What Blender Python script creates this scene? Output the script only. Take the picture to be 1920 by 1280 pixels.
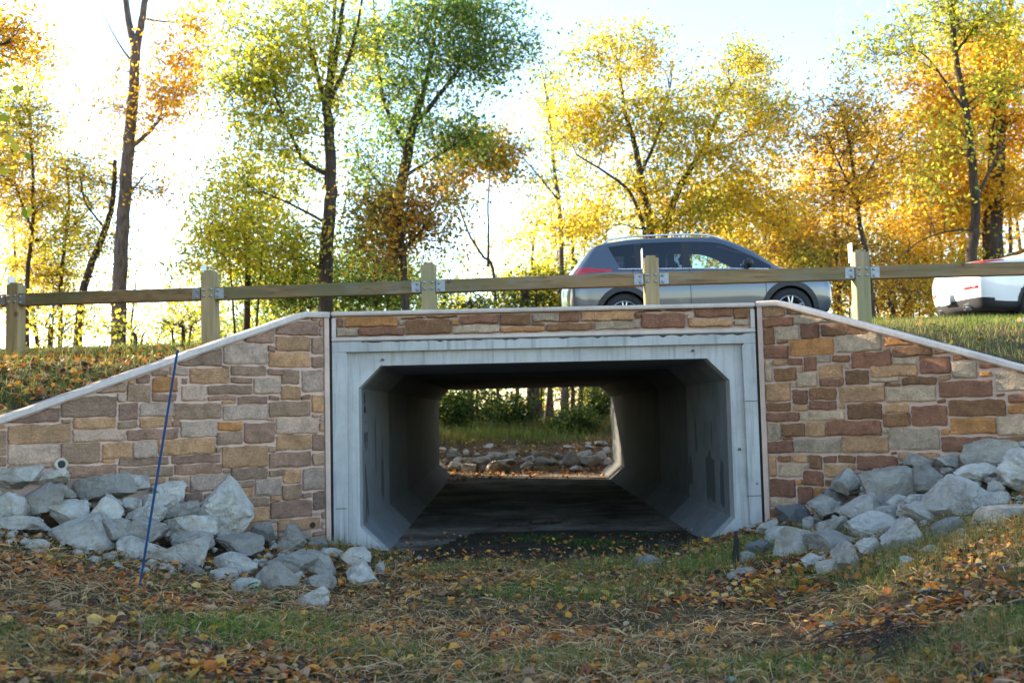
import bpy, bmesh, math, random
import numpy as np
from mathutils import Vector, Matrix

for o in list(bpy.data.objects): bpy.data.objects.remove(o)
SC = bpy.context.scene
COL = SC.collection

# ---------------------------------------------------------------- camera
F_PX, EYE = 1927.0, Vector((0, 0, 1.4875))
CAM_M = (Matrix.Rotation(math.radians(-.35), 3, 'Z') @ Matrix.Rotation(math.radians(93.86), 3, 'X')
         @ Matrix.Rotation(math.radians(-1.3), 3, 'Z'))
cd = bpy.data.cameras.new('camera'); cam = bpy.data.objects.new('camera', cd); COL.objects.link(cam)
cam.matrix_world = Matrix.Translation(EYE) @ CAM_M.to_4x4()
cd.sensor_width = 36; cd.lens = 36 * F_PX / 1920; cd.clip_end = 2000; cd.clip_start = .05
cd.dof.use_dof = True; cd.dof.focus_distance = 8.8; cd.dof.aperture_fstop = 2.1
SC.camera = cam

# ---------------------------------------------------------------- sky, sun, exposure
SUN_AZ, SUN_EL = math.radians(-58), math.radians(20)     # azimuth from +Y towards +X
SUN_DIR = Vector((math.sin(SUN_AZ) * math.cos(SUN_EL), math.cos(SUN_AZ) * math.cos(SUN_EL), math.sin(SUN_EL)))
w = bpy.data.worlds.new('World'); SC.world = w; w.use_nodes = True
nt = w.node_tree; nt.nodes.clear()
sky = nt.nodes.new('ShaderNodeTexSky'); sky.sky_type = 'NISHITA'; sky.sun_disc = False
sky.sun_elevation = SUN_EL; sky.sun_rotation = SUN_AZ
sky.air_density = 1.0; sky.dust_density = .2; sky.ozone_density = 1.2
bg = nt.nodes.new('ShaderNodeBackground'); bg.inputs[1].default_value = .13
ow = nt.nodes.new('ShaderNodeOutputWorld')
nt.links.new(sky.outputs[0], bg.inputs[0]); nt.links.new(bg.outputs[0], ow.inputs[0])
sl = bpy.data.lights.new('sun', 'SUN'); sl.energy = 5.0; sl.angle = math.radians(.53); sl.color = (1, .86, .66)
so = bpy.data.objects.new('sun', sl); COL.objects.link(so)
so.rotation_euler = (-SUN_DIR).to_track_quat('-Z', 'Y').to_euler(); so.location = (-40, 30, 30)
SC.view_settings.view_transform = 'Standard'; SC.view_settings.look = 'None'
SC.view_settings.exposure = 2.15; SC.view_settings.gamma = 1.0
SC.render.engine = 'CYCLES'
SC.cycles.max_bounces = 8; SC.cycles.diffuse_bounces = 4; SC.cycles.glossy_bounces = 3
SC.cycles.transmission_bounces = 4; SC.cycles.transparent_max_bounces = 6
SC.cycles.use_denoising = True; SC.cycles.sample_clamp_indirect = 6

# ---------------------------------------------------------------- terrain heights
HY = 10.375                                  # headwall plane
BX0, BX1 = -1.755, 2.525                     # outer faces of the box culvert
FAR = 22.56                                  # far end of the culvert
AL, AR = math.radians(36), math.radians(38)  # flare of the two wing walls
PL, PR = (-1.80, HY), (2.57, HY)
DL, DR = (-math.cos(AL), -math.sin(AL)), (math.cos(AR), -math.sin(AR))

def sm(a, b, x):
    t = min(1.0, max(0.0, (x - a) / (b - a)))
    return t * t * (3 - 2 * t)

def pl(x, pts):
    if x <= pts[0][0]: return pts[0][1]
    for (a, b), (c, d) in zip(pts, pts[1:]):
        if x <= c: return b + (d - b) * (x - a) / (c - a)
    return pts[-1][1]

def cope_l(s): return 2.525 if s < .226 else 2.534 - .3613 * (s - .226)
def cope_r(s): return 2.538 if s < .188 else 2.545 - .342 * (s - .188)

def wall_y(x):
    if x < PL[0]: return HY - (PL[0] - x) * math.tan(AL) if x > -7 else HY - 5.2 * math.tan(AL) + (-7 - x) * .25
    if x > PR[0]: return HY - (x - PR[0]) * math.tan(AR) if x < 7 else HY - (7 - PR[0]) * math.tan(AR) + (x - 7) * .25
    return HY

def wall_top(x):
    if x < PL[0]: return max(.75, cope_l((PL[0] - x) / math.cos(AL)) - .05)
    if x > PR[0]: return max(.85, cope_r((x - PR[0]) / math.cos(AR)) - .05)
    return 2.42

def h_base(x, y):
    l = max(0.0, -1.0 - x); r = max(0.0, x - 1.5)
    z = .1 + .23 * l * l / (l + .5) + .30 * r * r / (r + .5)
    return min(z, 1.3 + .02 * abs(x)) if abs(x) > 5 else z

ZTL = [(0, .28), (.5, .40), (1.19, .74), (2.1, .93), (3, .98), (5, .9)]
ZTR = [(0, .28), (.5, .52), (1.15, .84), (2.3, 1.10), (5, 1.1)]

def pile(x, y):
    best = -9
    for p, d, zt, sg in ((PL, DL, ZTL, 1), (PR, DR, ZTR, -1)):
        ax, ay = x - p[0], y - p[1]
        s = ax * d[0] + ay * d[1]
        n = (ax * -d[1] + ay * d[0]) * sg
        if s > -.9 and n > -.3:
            z = pl(s, zt) - .36 * max(0, n) - .5 * max(0, -s)
            best = max(best, z)
    return best

def road_z(x): return 2.62 + .012 * (x - 1) if abs(x) < 40 else 2.62

def h_front(x, y): return max(h_base(x, y), pile(x, y) - .20)

def h_bank(x, y):
    yw, zw = wall_y(x), wall_top(x)
    zr = road_z(x)
    sh = zr - .30
    if y < 12.0:
        t = max(0.0, (y - yw) / (12.0 - yw))
        z = zw + (sh - zw) * (1 - (1 - t) ** 1.6)
    elif y < 15: z = sh + (zr - .03 - sh) * (y - 12) / 3
    elif y < 20: z = zr - .03
    elif y < 22.4: z = zr - .03 - .06 * (y - 20)
    else: z = pl(y, [(22.4, zr - .17), (27, .7), (32, 1.0), (400, 1.6)])
    if abs(x) > 9 and y < 15:
        z = min(z, h_base(x, y) + max(0, (y - yw + 3)) * .35)
    return z

def h_back(x, y):
    return pl(y, [(22.4, .08), (23.4, .10), (28, .72), (32, 1.0), (60, 1.1), (400, 1.6)])

def height(x, y):
    if y < wall_y(x): return h_front(x, y)
    if BX0 + .1 < x < BX1 - .1:
        return .10 if y < 22.5 else h_back(x, y)
    if y > 22.5:
        side = max(0, abs(x - .38) - 2.2)
        t = sm(0, 3.0, side)
        return h_back(x, y) * (1 - t) + h_bank(x, y) * t
    return h_bank(x, y)

LEFT="2.539,2.945,1.48,1.601,p;2.962,3.002,1.436,1.467,t;2.957,3,1.214,1.417,d;2.449,2.944,1.301,1.462,n;2.953,2.999,1.128,1.205,p;2.537,2.942,1.134,1.302,g;2.065,2.528,1.517,1.698,d;2.448,2.521,1.47,1.506,d;2.073,2.429,1.414,1.507,t;1.993,2.431,1.303,1.408,g;2.204,2.525,1.116,1.295,d;1.928,2.185,1.147,1.286,t;1.715,1.921,1.141,1.295,g;1.984,2.238,1.729,1.816,k;1.984,2.059,1.648,1.725,g;1.769,1.974,1.647,1.799,d;1.909,1.971,1.809,1.856,t;1.77,1.899,1.811,1.89,p;1.614,1.756,1.879,1.938,d;1.525,1.752,1.73,1.867,o;1.534,1.752,1.644,1.716,p;1.878,2.045,1.48,1.634,p;1.885,2.052,1.41,1.474,d;1.552,1.862,1.511,1.635,g;1.58,1.865,1.411,1.502,t;1.518,1.974,1.302,1.397,p;1.504,1.573,1.409,1.47,p;2.07,2.191,1.109,1.139,t;1.607,2.044,1.074,1.144,d;1.566,2.044,0.968,1.062,d;2.063,2.494,0.992,1.096,p;2.591,2.85,1.099,1.141,k;1.525,1.6,0.904,0.949,k;1.634,1.992,0.899,0.957,t;2.861,2.941,1.065,1.129,p;2.952,2.998,1.031,1.118,g;2.284,2.493,0.895,0.985,g;2.005,2.272,0.853,0.971,d;0.028,0.175,2.473,2.499,k;0.207,0.305,2.444,2.463,k;0.113,0.181,2.43,2.457,k;0.034,0.098,2.377,2.45,p;0.035,0.099,2.285,2.363,g;0.114,0.559,2.283,2.422,p;0.579,0.877,2.199,2.353,p;0.199,0.56,2.125,2.268,n;0.042,0.181,2.101,2.265,k;0.57,0.644,2.117,2.178,p;0.65,1.086,1.993,2.196,g;1.105,1.514,1.972,2.142,d;0.206,0.635,1.966,2.111,t;0.049,0.185,1.964,2.077,p;1.03,1.096,1.955,1.982,k;0.663,1.016,1.881,1.975,d;0.487,0.646,1.884,1.944,p;0.316,0.503,1.799,1.941,d;0.046,0.287,1.722,1.937,g;1.033,1.411,1.806,1.951,t;1.429,1.593,1.882,1.961,g;1.431,1.483,1.806,1.86,d;0.807,1.017,1.809,1.864,p;0.513,0.788,1.707,1.865,g;1.253,1.487,1.646,1.79,g;0.811,1.238,1.705,1.792,d;0.307,0.511,1.645,1.78,t;0.202,0.297,1.646,1.694,p;0.047,0.184,1.515,1.688,t;0.966,1.238,1.649,1.692,p;0.968,1.106,1.612,1.648,t;0.651,0.949,1.611,1.685,p;0.527,0.635,1.645,1.687,p;1.111,1.56,1.477,1.623,d;0.654,1.093,1.462,1.603,g;0.206,0.636,1.482,1.629,d;0.113,0.184,1.47,1.499,k;0.04,0.097,1.424,1.491,g;0.582,0.659,1.441,1.473,k;0.119,0.566,1.311,1.46,g;0.039,0.104,1.323,1.406,k;1.501,1.569,1.411,1.465,p;1.154,1.495,1.313,1.455,g;0.908,1.14,1.362,1.444,o;0.903,1.156,1.231,1.353,k;0.581,0.887,1.234,1.427,p;0.194,0.562,1.154,1.301,t;0.04,0.183,1.135,1.297,p;1.174,1.697,1.154,1.3,t;1.115,1.168,1.164,1.218,k;0.652,1.104,1.008,1.212,t;0.568,0.643,1.142,1.202,k;0.2,0.637,0.989,1.134,p;0.044,0.185,0.995,1.113,k;1.122,1.58,1.071,1.146,p;1.104,1.554,0.973,1.061,p;1.02,1.095,0.967,0.999,k;0.658,1.016,0.894,1.001,d;0.475,0.641,0.908,0.968,d;0.309,0.495,0.832,0.968,t;0.041,0.289,0.754,0.967,g;1.431,1.599,0.885,0.955,k;1.021,1.41,0.809,0.967,g;1.422,1.457,0.813,0.861,p;0.799,1.012,0.821,0.882,k;0.511,0.783,0.725,0.89,g;0.306,0.505,0.672,0.816,d;0.194,0.296,0.681,0.731,k;0.041,0.179,0.555,0.736,x;0.801,1.086,0.725,0.821,t;0.522,0.63,0.67,0.72,t;0.956,1.054,0.677,0.713,g;0.956,1.041,0.632,0.668,k;0.645,0.942,0.63,0.712,d;0.195,0.631,0.501,0.663,p;0.646,0.971,0.482,0.613,t;0.097,0.175,0.51,0.535,g;0.04,0.087,0.464,0.534,d;0.563,0.646,0.47,0.497,g;0.114,0.558,0.369,0.481,t;0.041,0.093,0.365,0.44,g;0.573,0.676,0.385,0.458,g;0.042,0.187,0.298,0.34,p;1.292,1.457,0.721,0.8,d;1.11,1.274,0.664,0.788,k;0.695,0.943,0.374,0.474,d;0.208,0.559,0.271,0.359,g;1.055,1.274,0.555,0.653,p;0.98,1.036,0.525,0.597,g"
RIGHT="0.008,0.283,2.367,2.467,t;0.303,0.456,2.377,2.429,b;0.009,0.366,2.268,2.36,r;0.374,0.747,2.273,2.358,w;0.008,0.162,2.091,2.263,b;0.178,0.42,2.126,2.258,w;0.438,0.627,2.122,2.272,r;0.647,1.13,2.135,2.255,b;0.19,0.3,2.094,2.125,b;0.017,0.304,1.949,2.079,r;0.318,0.763,1.964,2.128,o;0.779,1.223,1.974,2.15,w;0.019,0.122,1.727,1.929,w;0.135,0.266,1.876,1.936,t;0.282,0.445,1.875,1.944,r;0.459,0.585,1.808,1.95,r;0.59,0.73,1.886,1.958,w;0.749,0.912,1.884,1.949,b;0.93,1.308,1.816,1.966,r;0.397,0.447,1.804,1.861,t;0.146,0.376,1.723,1.854,b;0.605,0.84,1.732,1.866,t;0.858,0.913,1.813,1.872,w;0.388,0.584,1.656,1.794,w;0.327,0.376,1.655,1.712,w;0.61,0.842,1.653,1.731,r;0.865,1.087,1.663,1.8,b;0.021,0.309,1.522,1.704,t;0.331,0.483,1.488,1.63,r;0.499,0.769,1.527,1.642,b;0.799,1.232,1.498,1.648,t;0.02,0.302,1.424,1.508,b;0.327,0.484,1.425,1.479,t;0.494,0.766,1.428,1.518,r;0.789,0.845,1.434,1.484,t;1.241,1.508,2.012,2.093,o;1.243,1.296,1.975,2.005,t;1.321,1.677,1.903,2.005,b;1.69,1.806,1.917,1.969,o;1.853,2.023,1.849,1.907,b;1.317,1.533,1.831,1.896,w;1.557,1.827,1.738,1.895,r;1.839,2.049,1.688,1.833,w;2.071,2.232,1.769,1.819,r;2.071,2.172,1.694,1.74,o;1.103,1.537,1.724,1.831,t;1.099,1.371,1.678,1.718,w;1.236,1.376,1.635,1.669,b;1.395,1.698,1.641,1.716,b;1.718,1.823,1.677,1.724,t;1.719,2.167,1.521,1.666,r;2.198,2.53,1.564,1.734,w;1.249,1.688,1.489,1.626,w;2.192,2.268,1.516,1.538,b;2.288,2.478,1.461,1.538,r;2.287,2.473,1.364,1.451,o;1.697,1.772,1.474,1.509,b;1.793,2.268,1.348,1.493,b;1.221,1.444,1.39,1.47,t;1.203,1.452,1.259,1.381,b;1.462,1.778,1.263,1.45,r;1.798,2.182,1.192,1.336,o;2.194,2.465,1.174,1.344,w;1.193,1.242,1.195,1.24,w;1.717,1.787,1.18,1.24,o;1.716,2.178,1.03,1.166,r;2.189,2.457,1.02,1.161,b;2.483,2.668,1.357,1.537,w;2.477,2.658,1.193,1.34,b;2.544,2.677,1.552,1.675,r;0.04,0.385,1.321,1.41,r;0.4,0.843,1.326,1.413,w;0.87,1.196,1.335,1.483,b;0.028,0.197,1.138,1.307,w;0.205,0.44,1.169,1.3,b;0.453,0.65,1.169,1.312,t;0.662,1.184,1.18,1.322,r;1.196,1.238,1.193,1.239,w;0.205,0.314,1.135,1.162,b;0.032,0.316,1.009,1.128,r;0.332,0.792,1.016,1.147,w;0.802,1.246,1.019,1.17,t;1.244,1.7,1.05,1.247,w;1.261,1.32,1.003,1.026,b;1.332,1.692,0.941,1.023,t;1.328,1.485,0.857,0.926,r;1.503,1.687,0.851,0.928,w;0.03,0.13,0.774,0.983,t;0.149,0.283,0.922,0.984,b;0.3,0.462,0.919,0.996,t;0.475,0.598,0.856,0.992,b;0.614,0.742,0.921,0.988,r;0.76,0.926,0.921,0.99,b;0.942,1.321,0.857,0.992,r;0.155,0.388,0.778,0.901,w;0.408,0.461,0.855,0.905,w;0.624,0.854,0.78,0.903,t;0.86,0.918,0.848,0.905,t;0.405,0.606,0.696,0.837,r;0.037,0.319,0.574,0.752,r;0.332,0.393,0.702,0.756,o;0.619,0.732,0.696,0.758,b;0.985,1.103,0.771,0.837,w;1.109,1.192,0.806,0.843,o;0.861,0.975,0.745,0.834,r;1.115,1.299,0.715,0.798,b;0.341,0.499,0.509,0.68,r;0.51,0.659,0.573,0.674,o;0.679,0.825,0.588,0.688,w;0.846,1.093,0.614,0.732,t;0.031,0.313,0.483,0.555,w;0.021,0.143,0.378,0.467,b;0.158,0.34,0.386,0.474,r;0.023,0.232,0.292,0.366,t"
PARA="-1.7,-1.643,2.37,2.457,b;-1.62,-1.09,2.369,2.462,o;-1.702,-1.489,2.276,2.357,w;-1.478,-1.028,2.278,2.361,r;-1.073,-1.026,2.377,2.432,w;-1.01,-0.555,2.281,2.431,b;-1.055,-0.818,2.442,2.458,b;-0.801,-0.478,2.445,2.46,b;-0.542,-0.471,2.358,2.425,o;-0.459,-0.069,2.374,2.461,r;-0.538,-0.06,2.28,2.363,w;-0.052,0.254,2.352,2.461,b;-0.05,0.396,2.283,2.329,o;0.28,0.543,2.382,2.465,w;0.27,0.397,2.344,2.372,b;0.547,0.745,2.371,2.474,r;0.772,1.308,2.377,2.474,t;0.415,0.887,2.286,2.359,b;0.906,1.366,2.291,2.37,w;1.318,1.369,2.392,2.447,b;1.34,1.589,2.457,2.474,b;1.625,1.898,2.46,2.476,b;1.38,1.822,2.291,2.441,r;1.842,1.912,2.38,2.435,w;1.925,2.3,2.389,2.49,r;1.851,2.302,2.293,2.369,t;2.318,2.461,2.366,2.49,b;2.318,2.458,2.302,2.354,w"
ROCKS_L="-4.041,8.626,1.075,0.386,0.109,slab;-3.841,8.768,1.024,0.247,0.102,slab;-4.083,8.595,1.008,0.268,0.134,b;-3.478,8.975,0.913,0.437,0.201,slab;-3.286,9.174,0.937,0.205,0.134,b;-3.058,9.285,0.827,0.316,0.19,b;-2.511,9.182,0.695,0.509,0.518,tall;-2.833,9.095,0.693,0.248,0.124,slab;-3.792,8.374,0.855,0.44,0.261,b;-3.788,8.677,0.9,0.371,0.144,b;-3.932,8.172,0.829,0.278,0.207,b;-3.517,8.342,0.76,0.3,0.187,b;-3.252,8.364,0.724,0.236,0.26,p;-3.308,8.665,0.794,0.152,0.152,b;-3.191,8.733,0.769,0.17,0.119,b;-3.006,8.614,0.689,0.318,0.176,b;-3.006,8.909,0.745,0.329,0.199,slab;-3.308,7.986,0.626,0.451,0.264,slab;-3.084,8.163,0.62,0.206,0.214,b;-2.933,8.325,0.61,0.413,0.227,p;-2.802,7.986,0.482,0.388,0.194,b;-2.668,8.724,0.57,0.458,0.178,slab;-2.564,8.438,0.484,0.361,0.164,b;-2.492,8.085,0.427,0.338,0.236,b;-2.251,8.699,0.415,0.406,0.195,b;-2.199,9.368,0.443,0.219,0.173,b;-1.99,9.506,0.345,0.25,0.259,b;-1.812,8.589,0.276,0.451,0.217,b;-2.138,8.169,0.333,0.35,0.183,b;-2.162,7.856,0.309,0.214,0.092,slab;-1.73,7.772,0.279,0.287,0.265,b;-1.628,8.661,0.249,0.32,0.228,b;-1.48,8.011,0.193,0.273,0.14,b;-1.421,7.362,0.188,0.258,0.158,b;-1.909,7.482,0.27,0.218,0.131,b;-1.636,9.54,0.214,0.223,0.111,b;-1.397,9.283,0.2,0.289,0.199,b;-1.208,8.504,0.185,0.265,0.232,p;-1.134,9.024,0.145,0.105,0.123,b;-2.341,7.726,0.356,0.135,0.105,b;-1.827,9.882,0.266,0.192,0.154,b;-3.748,8.049,0.713,0.368,0.094,slab;-3.431,7.56,0.589,0.169,0.096,b"
ROCKS_R="3.72,9.376,0.933,0.246,0.164,b;3.904,9.165,0.948,0.277,0.089,slab;4.138,8.885,1.034,0.415,0.225,slab;4.408,8.797,1.078,0.154,0.094,b;4.1,8.387,0.937,0.302,0.286,b;3.881,8.622,0.884,0.369,0.185,b;3.602,8.817,0.823,0.335,0.249,b;3.349,9.145,0.764,0.516,0.258,slab;3.191,9.771,0.756,0.323,0.247,p;4.037,8.191,0.835,0.247,0.159,b;3.549,8.118,0.722,0.442,0.356,p;3.858,8.196,0.791,0.128,0.112,b;3.767,7.957,0.704,0.225,0.155,b;3.069,9.78,0.617,0.219,0.114,b;2.873,9.418,0.538,0.293,0.229,b;3.021,8.836,0.589,0.396,0.249,b;3.275,8.755,0.65,0.187,0.111,b;3.391,8.618,0.672,0.218,0.101,b;3.606,8.562,0.754,0.117,0.1,b;2.701,9.88,0.423,0.317,0.221,k;2.4,9.708,0.327,0.208,0.18,b;2.702,9.367,0.408,0.119,0.128,b;2.747,8.814,0.454,0.317,0.18,b;2.93,8.414,0.482,0.401,0.229,b;3.13,8.59,0.569,0.209,0.125,b;3.278,8.252,0.595,0.345,0.209,b;2.91,7.73,0.496,0.316,0.293,tall;2.419,9.285,0.317,0.289,0.145,b;2.12,8.844,0.259,0.241,0.189,k;2.341,8.555,0.337,0.366,0.275,b;2.56,8.286,0.374,0.363,0.218,b;2.37,7.975,0.285,0.279,0.093,slab;2.445,7.587,0.357,0.207,0.244,p;2.7,7.818,0.393,0.175,0.145,b;2.306,7.595,0.287,0.163,0.14,b;3.256,7.66,0.548,0.313,0.157,b;2.921,7.288,0.441,0.156,0.099,b;2.748,7.184,0.383,0.161,0.07,slab;1.843,8.245,0.165,0.273,0.096,slab;1.968,8.693,0.204,0.161,0.127,b;3.591,7.528,0.638,0.381,0.147,slab"
ROCKS_F="-1.715,26.456,0.541,0.206,0.103,b;-1.346,25.601,0.435,0.336,0.137,b;-1.391,26.248,0.51,0.166,0.089,b;-1.052,25.699,0.462,0.163,0.163,b;-0.78,25.72,0.43,0.138,0.063,b;-0.522,26.753,0.58,0.247,0.104,b;-1.51,24.784,0.324,0.109,0.121,b;-1.238,25.004,0.344,0.195,0.097,b;-1.235,24.07,0.243,0.293,0.176,b;-0.959,24.65,0.312,0.312,0.156,b;-0.902,23.681,0.187,0.3,0.173,b;-0.598,24.512,0.305,0.358,0.191,b;-0.259,25.227,0.396,0.344,0.172,b;-0.477,25.069,0.365,0.195,0.134,b;0.097,25.547,0.423,0.323,0.124,b;-0.077,24.584,0.284,0.455,0.108,b;-0.214,23.576,0.194,0.528,0.252,b;0.081,24.983,0.345,0.243,0.109,b;0.697,25.339,0.406,0.247,0.148,b;0.482,24.82,0.325,0.278,0.121,b;0.268,24.569,0.294,0.143,0.12,b;0.42,23.88,0.221,0.279,0.186,b;0.801,24.34,0.281,0.343,0.189,b;1.062,24.263,0.267,0.189,0.165,b;1.224,24.979,0.349,0.207,0.122,b;1.282,24.32,0.254,0.225,0.106,b;1.471,24.113,0.3,0.293,0.328,b;1.85,25.332,0.398,0.345,0.136,b;1.898,24.135,0.266,0.47,0.235,b;2.229,24.915,0.365,0.242,0.194,b;2.449,25.542,0.443,0.174,0.174,b;2.304,24.109,0.247,0.164,0.164,b;1.582,26.516,0.534,0.31,0.065,b;2.091,26.45,0.531,0.257,0.077,b;2.421,26.819,0.589,0.287,0.104,b;2.094,26.959,0.598,0.131,0.066,b;-1.562,23.996,0.248,0.163,0.21,b;-0.617,23.725,0.184,0.231,0.139,b;0.46,23.66,0.157,0.184,0.081,b;1.544,23.448,0.139,0.274,0.114,b"

# ---------------------------------------------------------------- helpers
def at(px, py, Y):
    """the point at distance Y seen at (px, py) of the 1920 x 1280 photograph"""
    v = CAM_M @ Vector(((px - 960) / F_PX, -(py - 640) / F_PX, -1.0))
    return EYE + v * (Y / v.y)

_rw = np.random.RandomState(5)
_wv = [(_rw.uniform(-1, 1) * f, _rw.uniform(-1, 1) * f, _rw.uniform(0, 6.3), 1 / (f ** .8))
       for f in (1.2, 1.9, 2.7, 4.1, 5.5, 7.5, 10, 13) for _ in range(2)]
def rough(x, y):
    return sum(a * np.sin(fx * x + fy * y + p) for fx, fy, p, a in _wv) / 4.2

_wp = [(_rw.uniform(-1, 1) * f, _rw.uniform(-1, 1) * f, _rw.uniform(0, 6.3)) for f in (1.1, 1.7, 2.3, 3.4, 4.6, 6) for _ in range(2)]
def patch(x, y):
    return sum(np.sin(fx * x + fy * y + p) for fx, fy, p in _wp) / 4.5

def ground_z(x, y):
    z = height(x, y)
    n = float(rough(x, y))
    if y < wall_y(x): return z + .022 * n
    if BX0 + .1 < x < BX1 - .1 and y < 22.5:
        edge = (11.55 if x > -.3 else 11.55 - 1.1 * sm(-.3, -1.0, x)) + .35 * n + .15 * math.sin(5 * x)
        return .098 + .022 * max(-1.5, min(1, (edge - y) * 2)) + .006 * n
    return z + .03 * n

def np_mesh(name, verts, faces):
    verts = np.asarray(verts, np.float32).reshape(-1, 3); faces = np.asarray(faces, np.int32)
    k = faces.shape[1]; me = bpy.data.meshes.new(name)
    me.vertices.add(len(verts)); me.vertices.foreach_set('co', verts.ravel())
    me.loops.add(faces.size); me.loops.foreach_set('vertex_index', faces.ravel())
    me.polygons.add(len(faces))
    me.polygons.foreach_set('loop_start', np.arange(0, faces.size, k, dtype=np.int32))
    me.update(calc_edges=True)
    return me

def link(name, me, mat=None, parent=None, loc=None, smooth=None):
    o = bpy.data.objects.new(name, me); COL.objects.link(o)
    if mat is not None and me is not None and len(me.materials) == 0: me.materials.append(mat)
    if parent is not None: o.parent = parent
    if loc is not None: o.location = loc
    if smooth:
        me.polygons.foreach_set('use_smooth', np.ones(len(me.polygons), bool))
        if smooth < 3: me.set_sharp_from_angle(angle=smooth)
    return o

def tag(o, label=None, cat=None, group=None, kind=None):
    if label: o['label'] = label
    if cat: o['category'] = cat
    if group: o['group'] = group
    if kind: o['kind'] = kind
    return o

def empty(name, loc, label=None, cat=None, group=None):
    o = bpy.data.objects.new(name, None); COL.objects.link(o); o.location = loc; o.empty_display_size = .1
    return tag(o, label, cat, group)

class MB:
    """collects simple solids in one mesh"""
    def __init__(s): s.v, s.f = [], []
    def add(s, vs, fs):
        n = len(s.v); s.v += [tuple(v) for v in vs]; s.f += [tuple(i + n for i in f) for f in fs]; return s
    def box(s, c, d, M=None, bev=0):
        x, y, z = d[0] / 2, d[1] / 2, d[2] / 2
        bm = bmesh.new(); bmesh.ops.create_cube(bm, size=1)
        for v in bm.verts: v.co = Vector((v.co.x * d[0], v.co.y * d[1], v.co.z * d[2]))
        if bev: bmesh.ops.bevel(bm, geom=bm.edges[:], offset=bev, segments=2, affect='EDGES')
        bm.verts.index_update()
        c = Vector(c)
        vs = [(M @ v.co if M else v.co) + c for v in bm.verts]
        s.add(vs, [[v.index for v in f.verts] for f in bm.faces]); bm.free(); return s
    def tube(s, pts, rad, n=8, cap=True, flat=1.0):
        pts = [Vector(p) for p in pts]; rad = rad if hasattr(rad, '__len__') else [rad] * len(pts)
        vs, fs = [], []; ref = None
        for i, p in enumerate(pts):
            t = (pts[min(i + 1, len(pts) - 1)] - pts[max(i - 1, 0)])
            t = t.normalized() if t.length > 1e-9 else Vector((0, 0, 1))
            if ref is None: ref = Vector((1, 0, 0)) if abs(t.x) < .8 else Vector((0, 1, 0))
            a = (ref - t * ref.dot(t)).normalized(); b = t.cross(a); ref = a
            for k in range(n):
                th = 2 * math.pi * k / n
                vs.append(p + a * (math.cos(th) * rad[i]) + b * (math.sin(th) * rad[i] * flat))
        for i in range(len(pts) - 1):
            for k in range(n):
                q = (k + 1) % n
                fs.append((i * n + k, i * n + q, (i + 1) * n + q, (i + 1) * n + k))
        if cap: fs += [tuple(range(n))[::-1], tuple((len(pts) - 1) * n + k for k in range(n))]
        return s.add(vs, fs)
    def lathe(s, prof, c, axis='y', n=32):
        """prof: (radius, offset along axis) pairs"""
        vs, fs = [], []; c = Vector(c)
        for r, h in prof:
            for k in range(n):
                th = 2 * math.pi * k / n; a, b = r * math.cos(th), r * math.sin(th)
                vs.append(c + (Vector((a, h, b)) if axis == 'y' else Vector((a, b, h)) if axis == 'z' else Vector((h, a, b))))
        for i in range(len(prof) - 1):
            for k in range(n):
                q = (k + 1) % n; fs.append((i * n + k, i * n + q, (i + 1) * n + q, (i + 1) * n + k))
        return s.add(vs, fs)
    def prism(s, poly, y0, y1, fn=None):
        """polygon in (x, z) pushed from y0 to y1"""
        n = len(poly)
        vs = [(x, y0, z) for x, z in poly] + [(x, y1, z) for x, z in poly]
        fs = [tuple(range(n)), tuple(range(2 * n - 1, n - 1, -1))] + [(i, n + i, n + (i + 1) % n, (i + 1) % n) for i in range(n)]
        return s.add([fn(v) for v in vs] if fn else vs, fs)
    def mesh(s, name, fix=True):
        me = bpy.data.meshes.new(name); me.from_pydata([tuple(v) for v in s.v], [], s.f); me.update()
        if fix:
            bm = bmesh.new(); bm.from_mesh(me); bmesh.ops.recalc_face_normals(bm, faces=bm.faces[:]); bm.to_mesh(me); bm.free()
        return me
    def build(s, name, mat, parent=None, smooth=None, loc=None):
        return link(name, s.mesh(name), mat, parent, loc, smooth)

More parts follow.
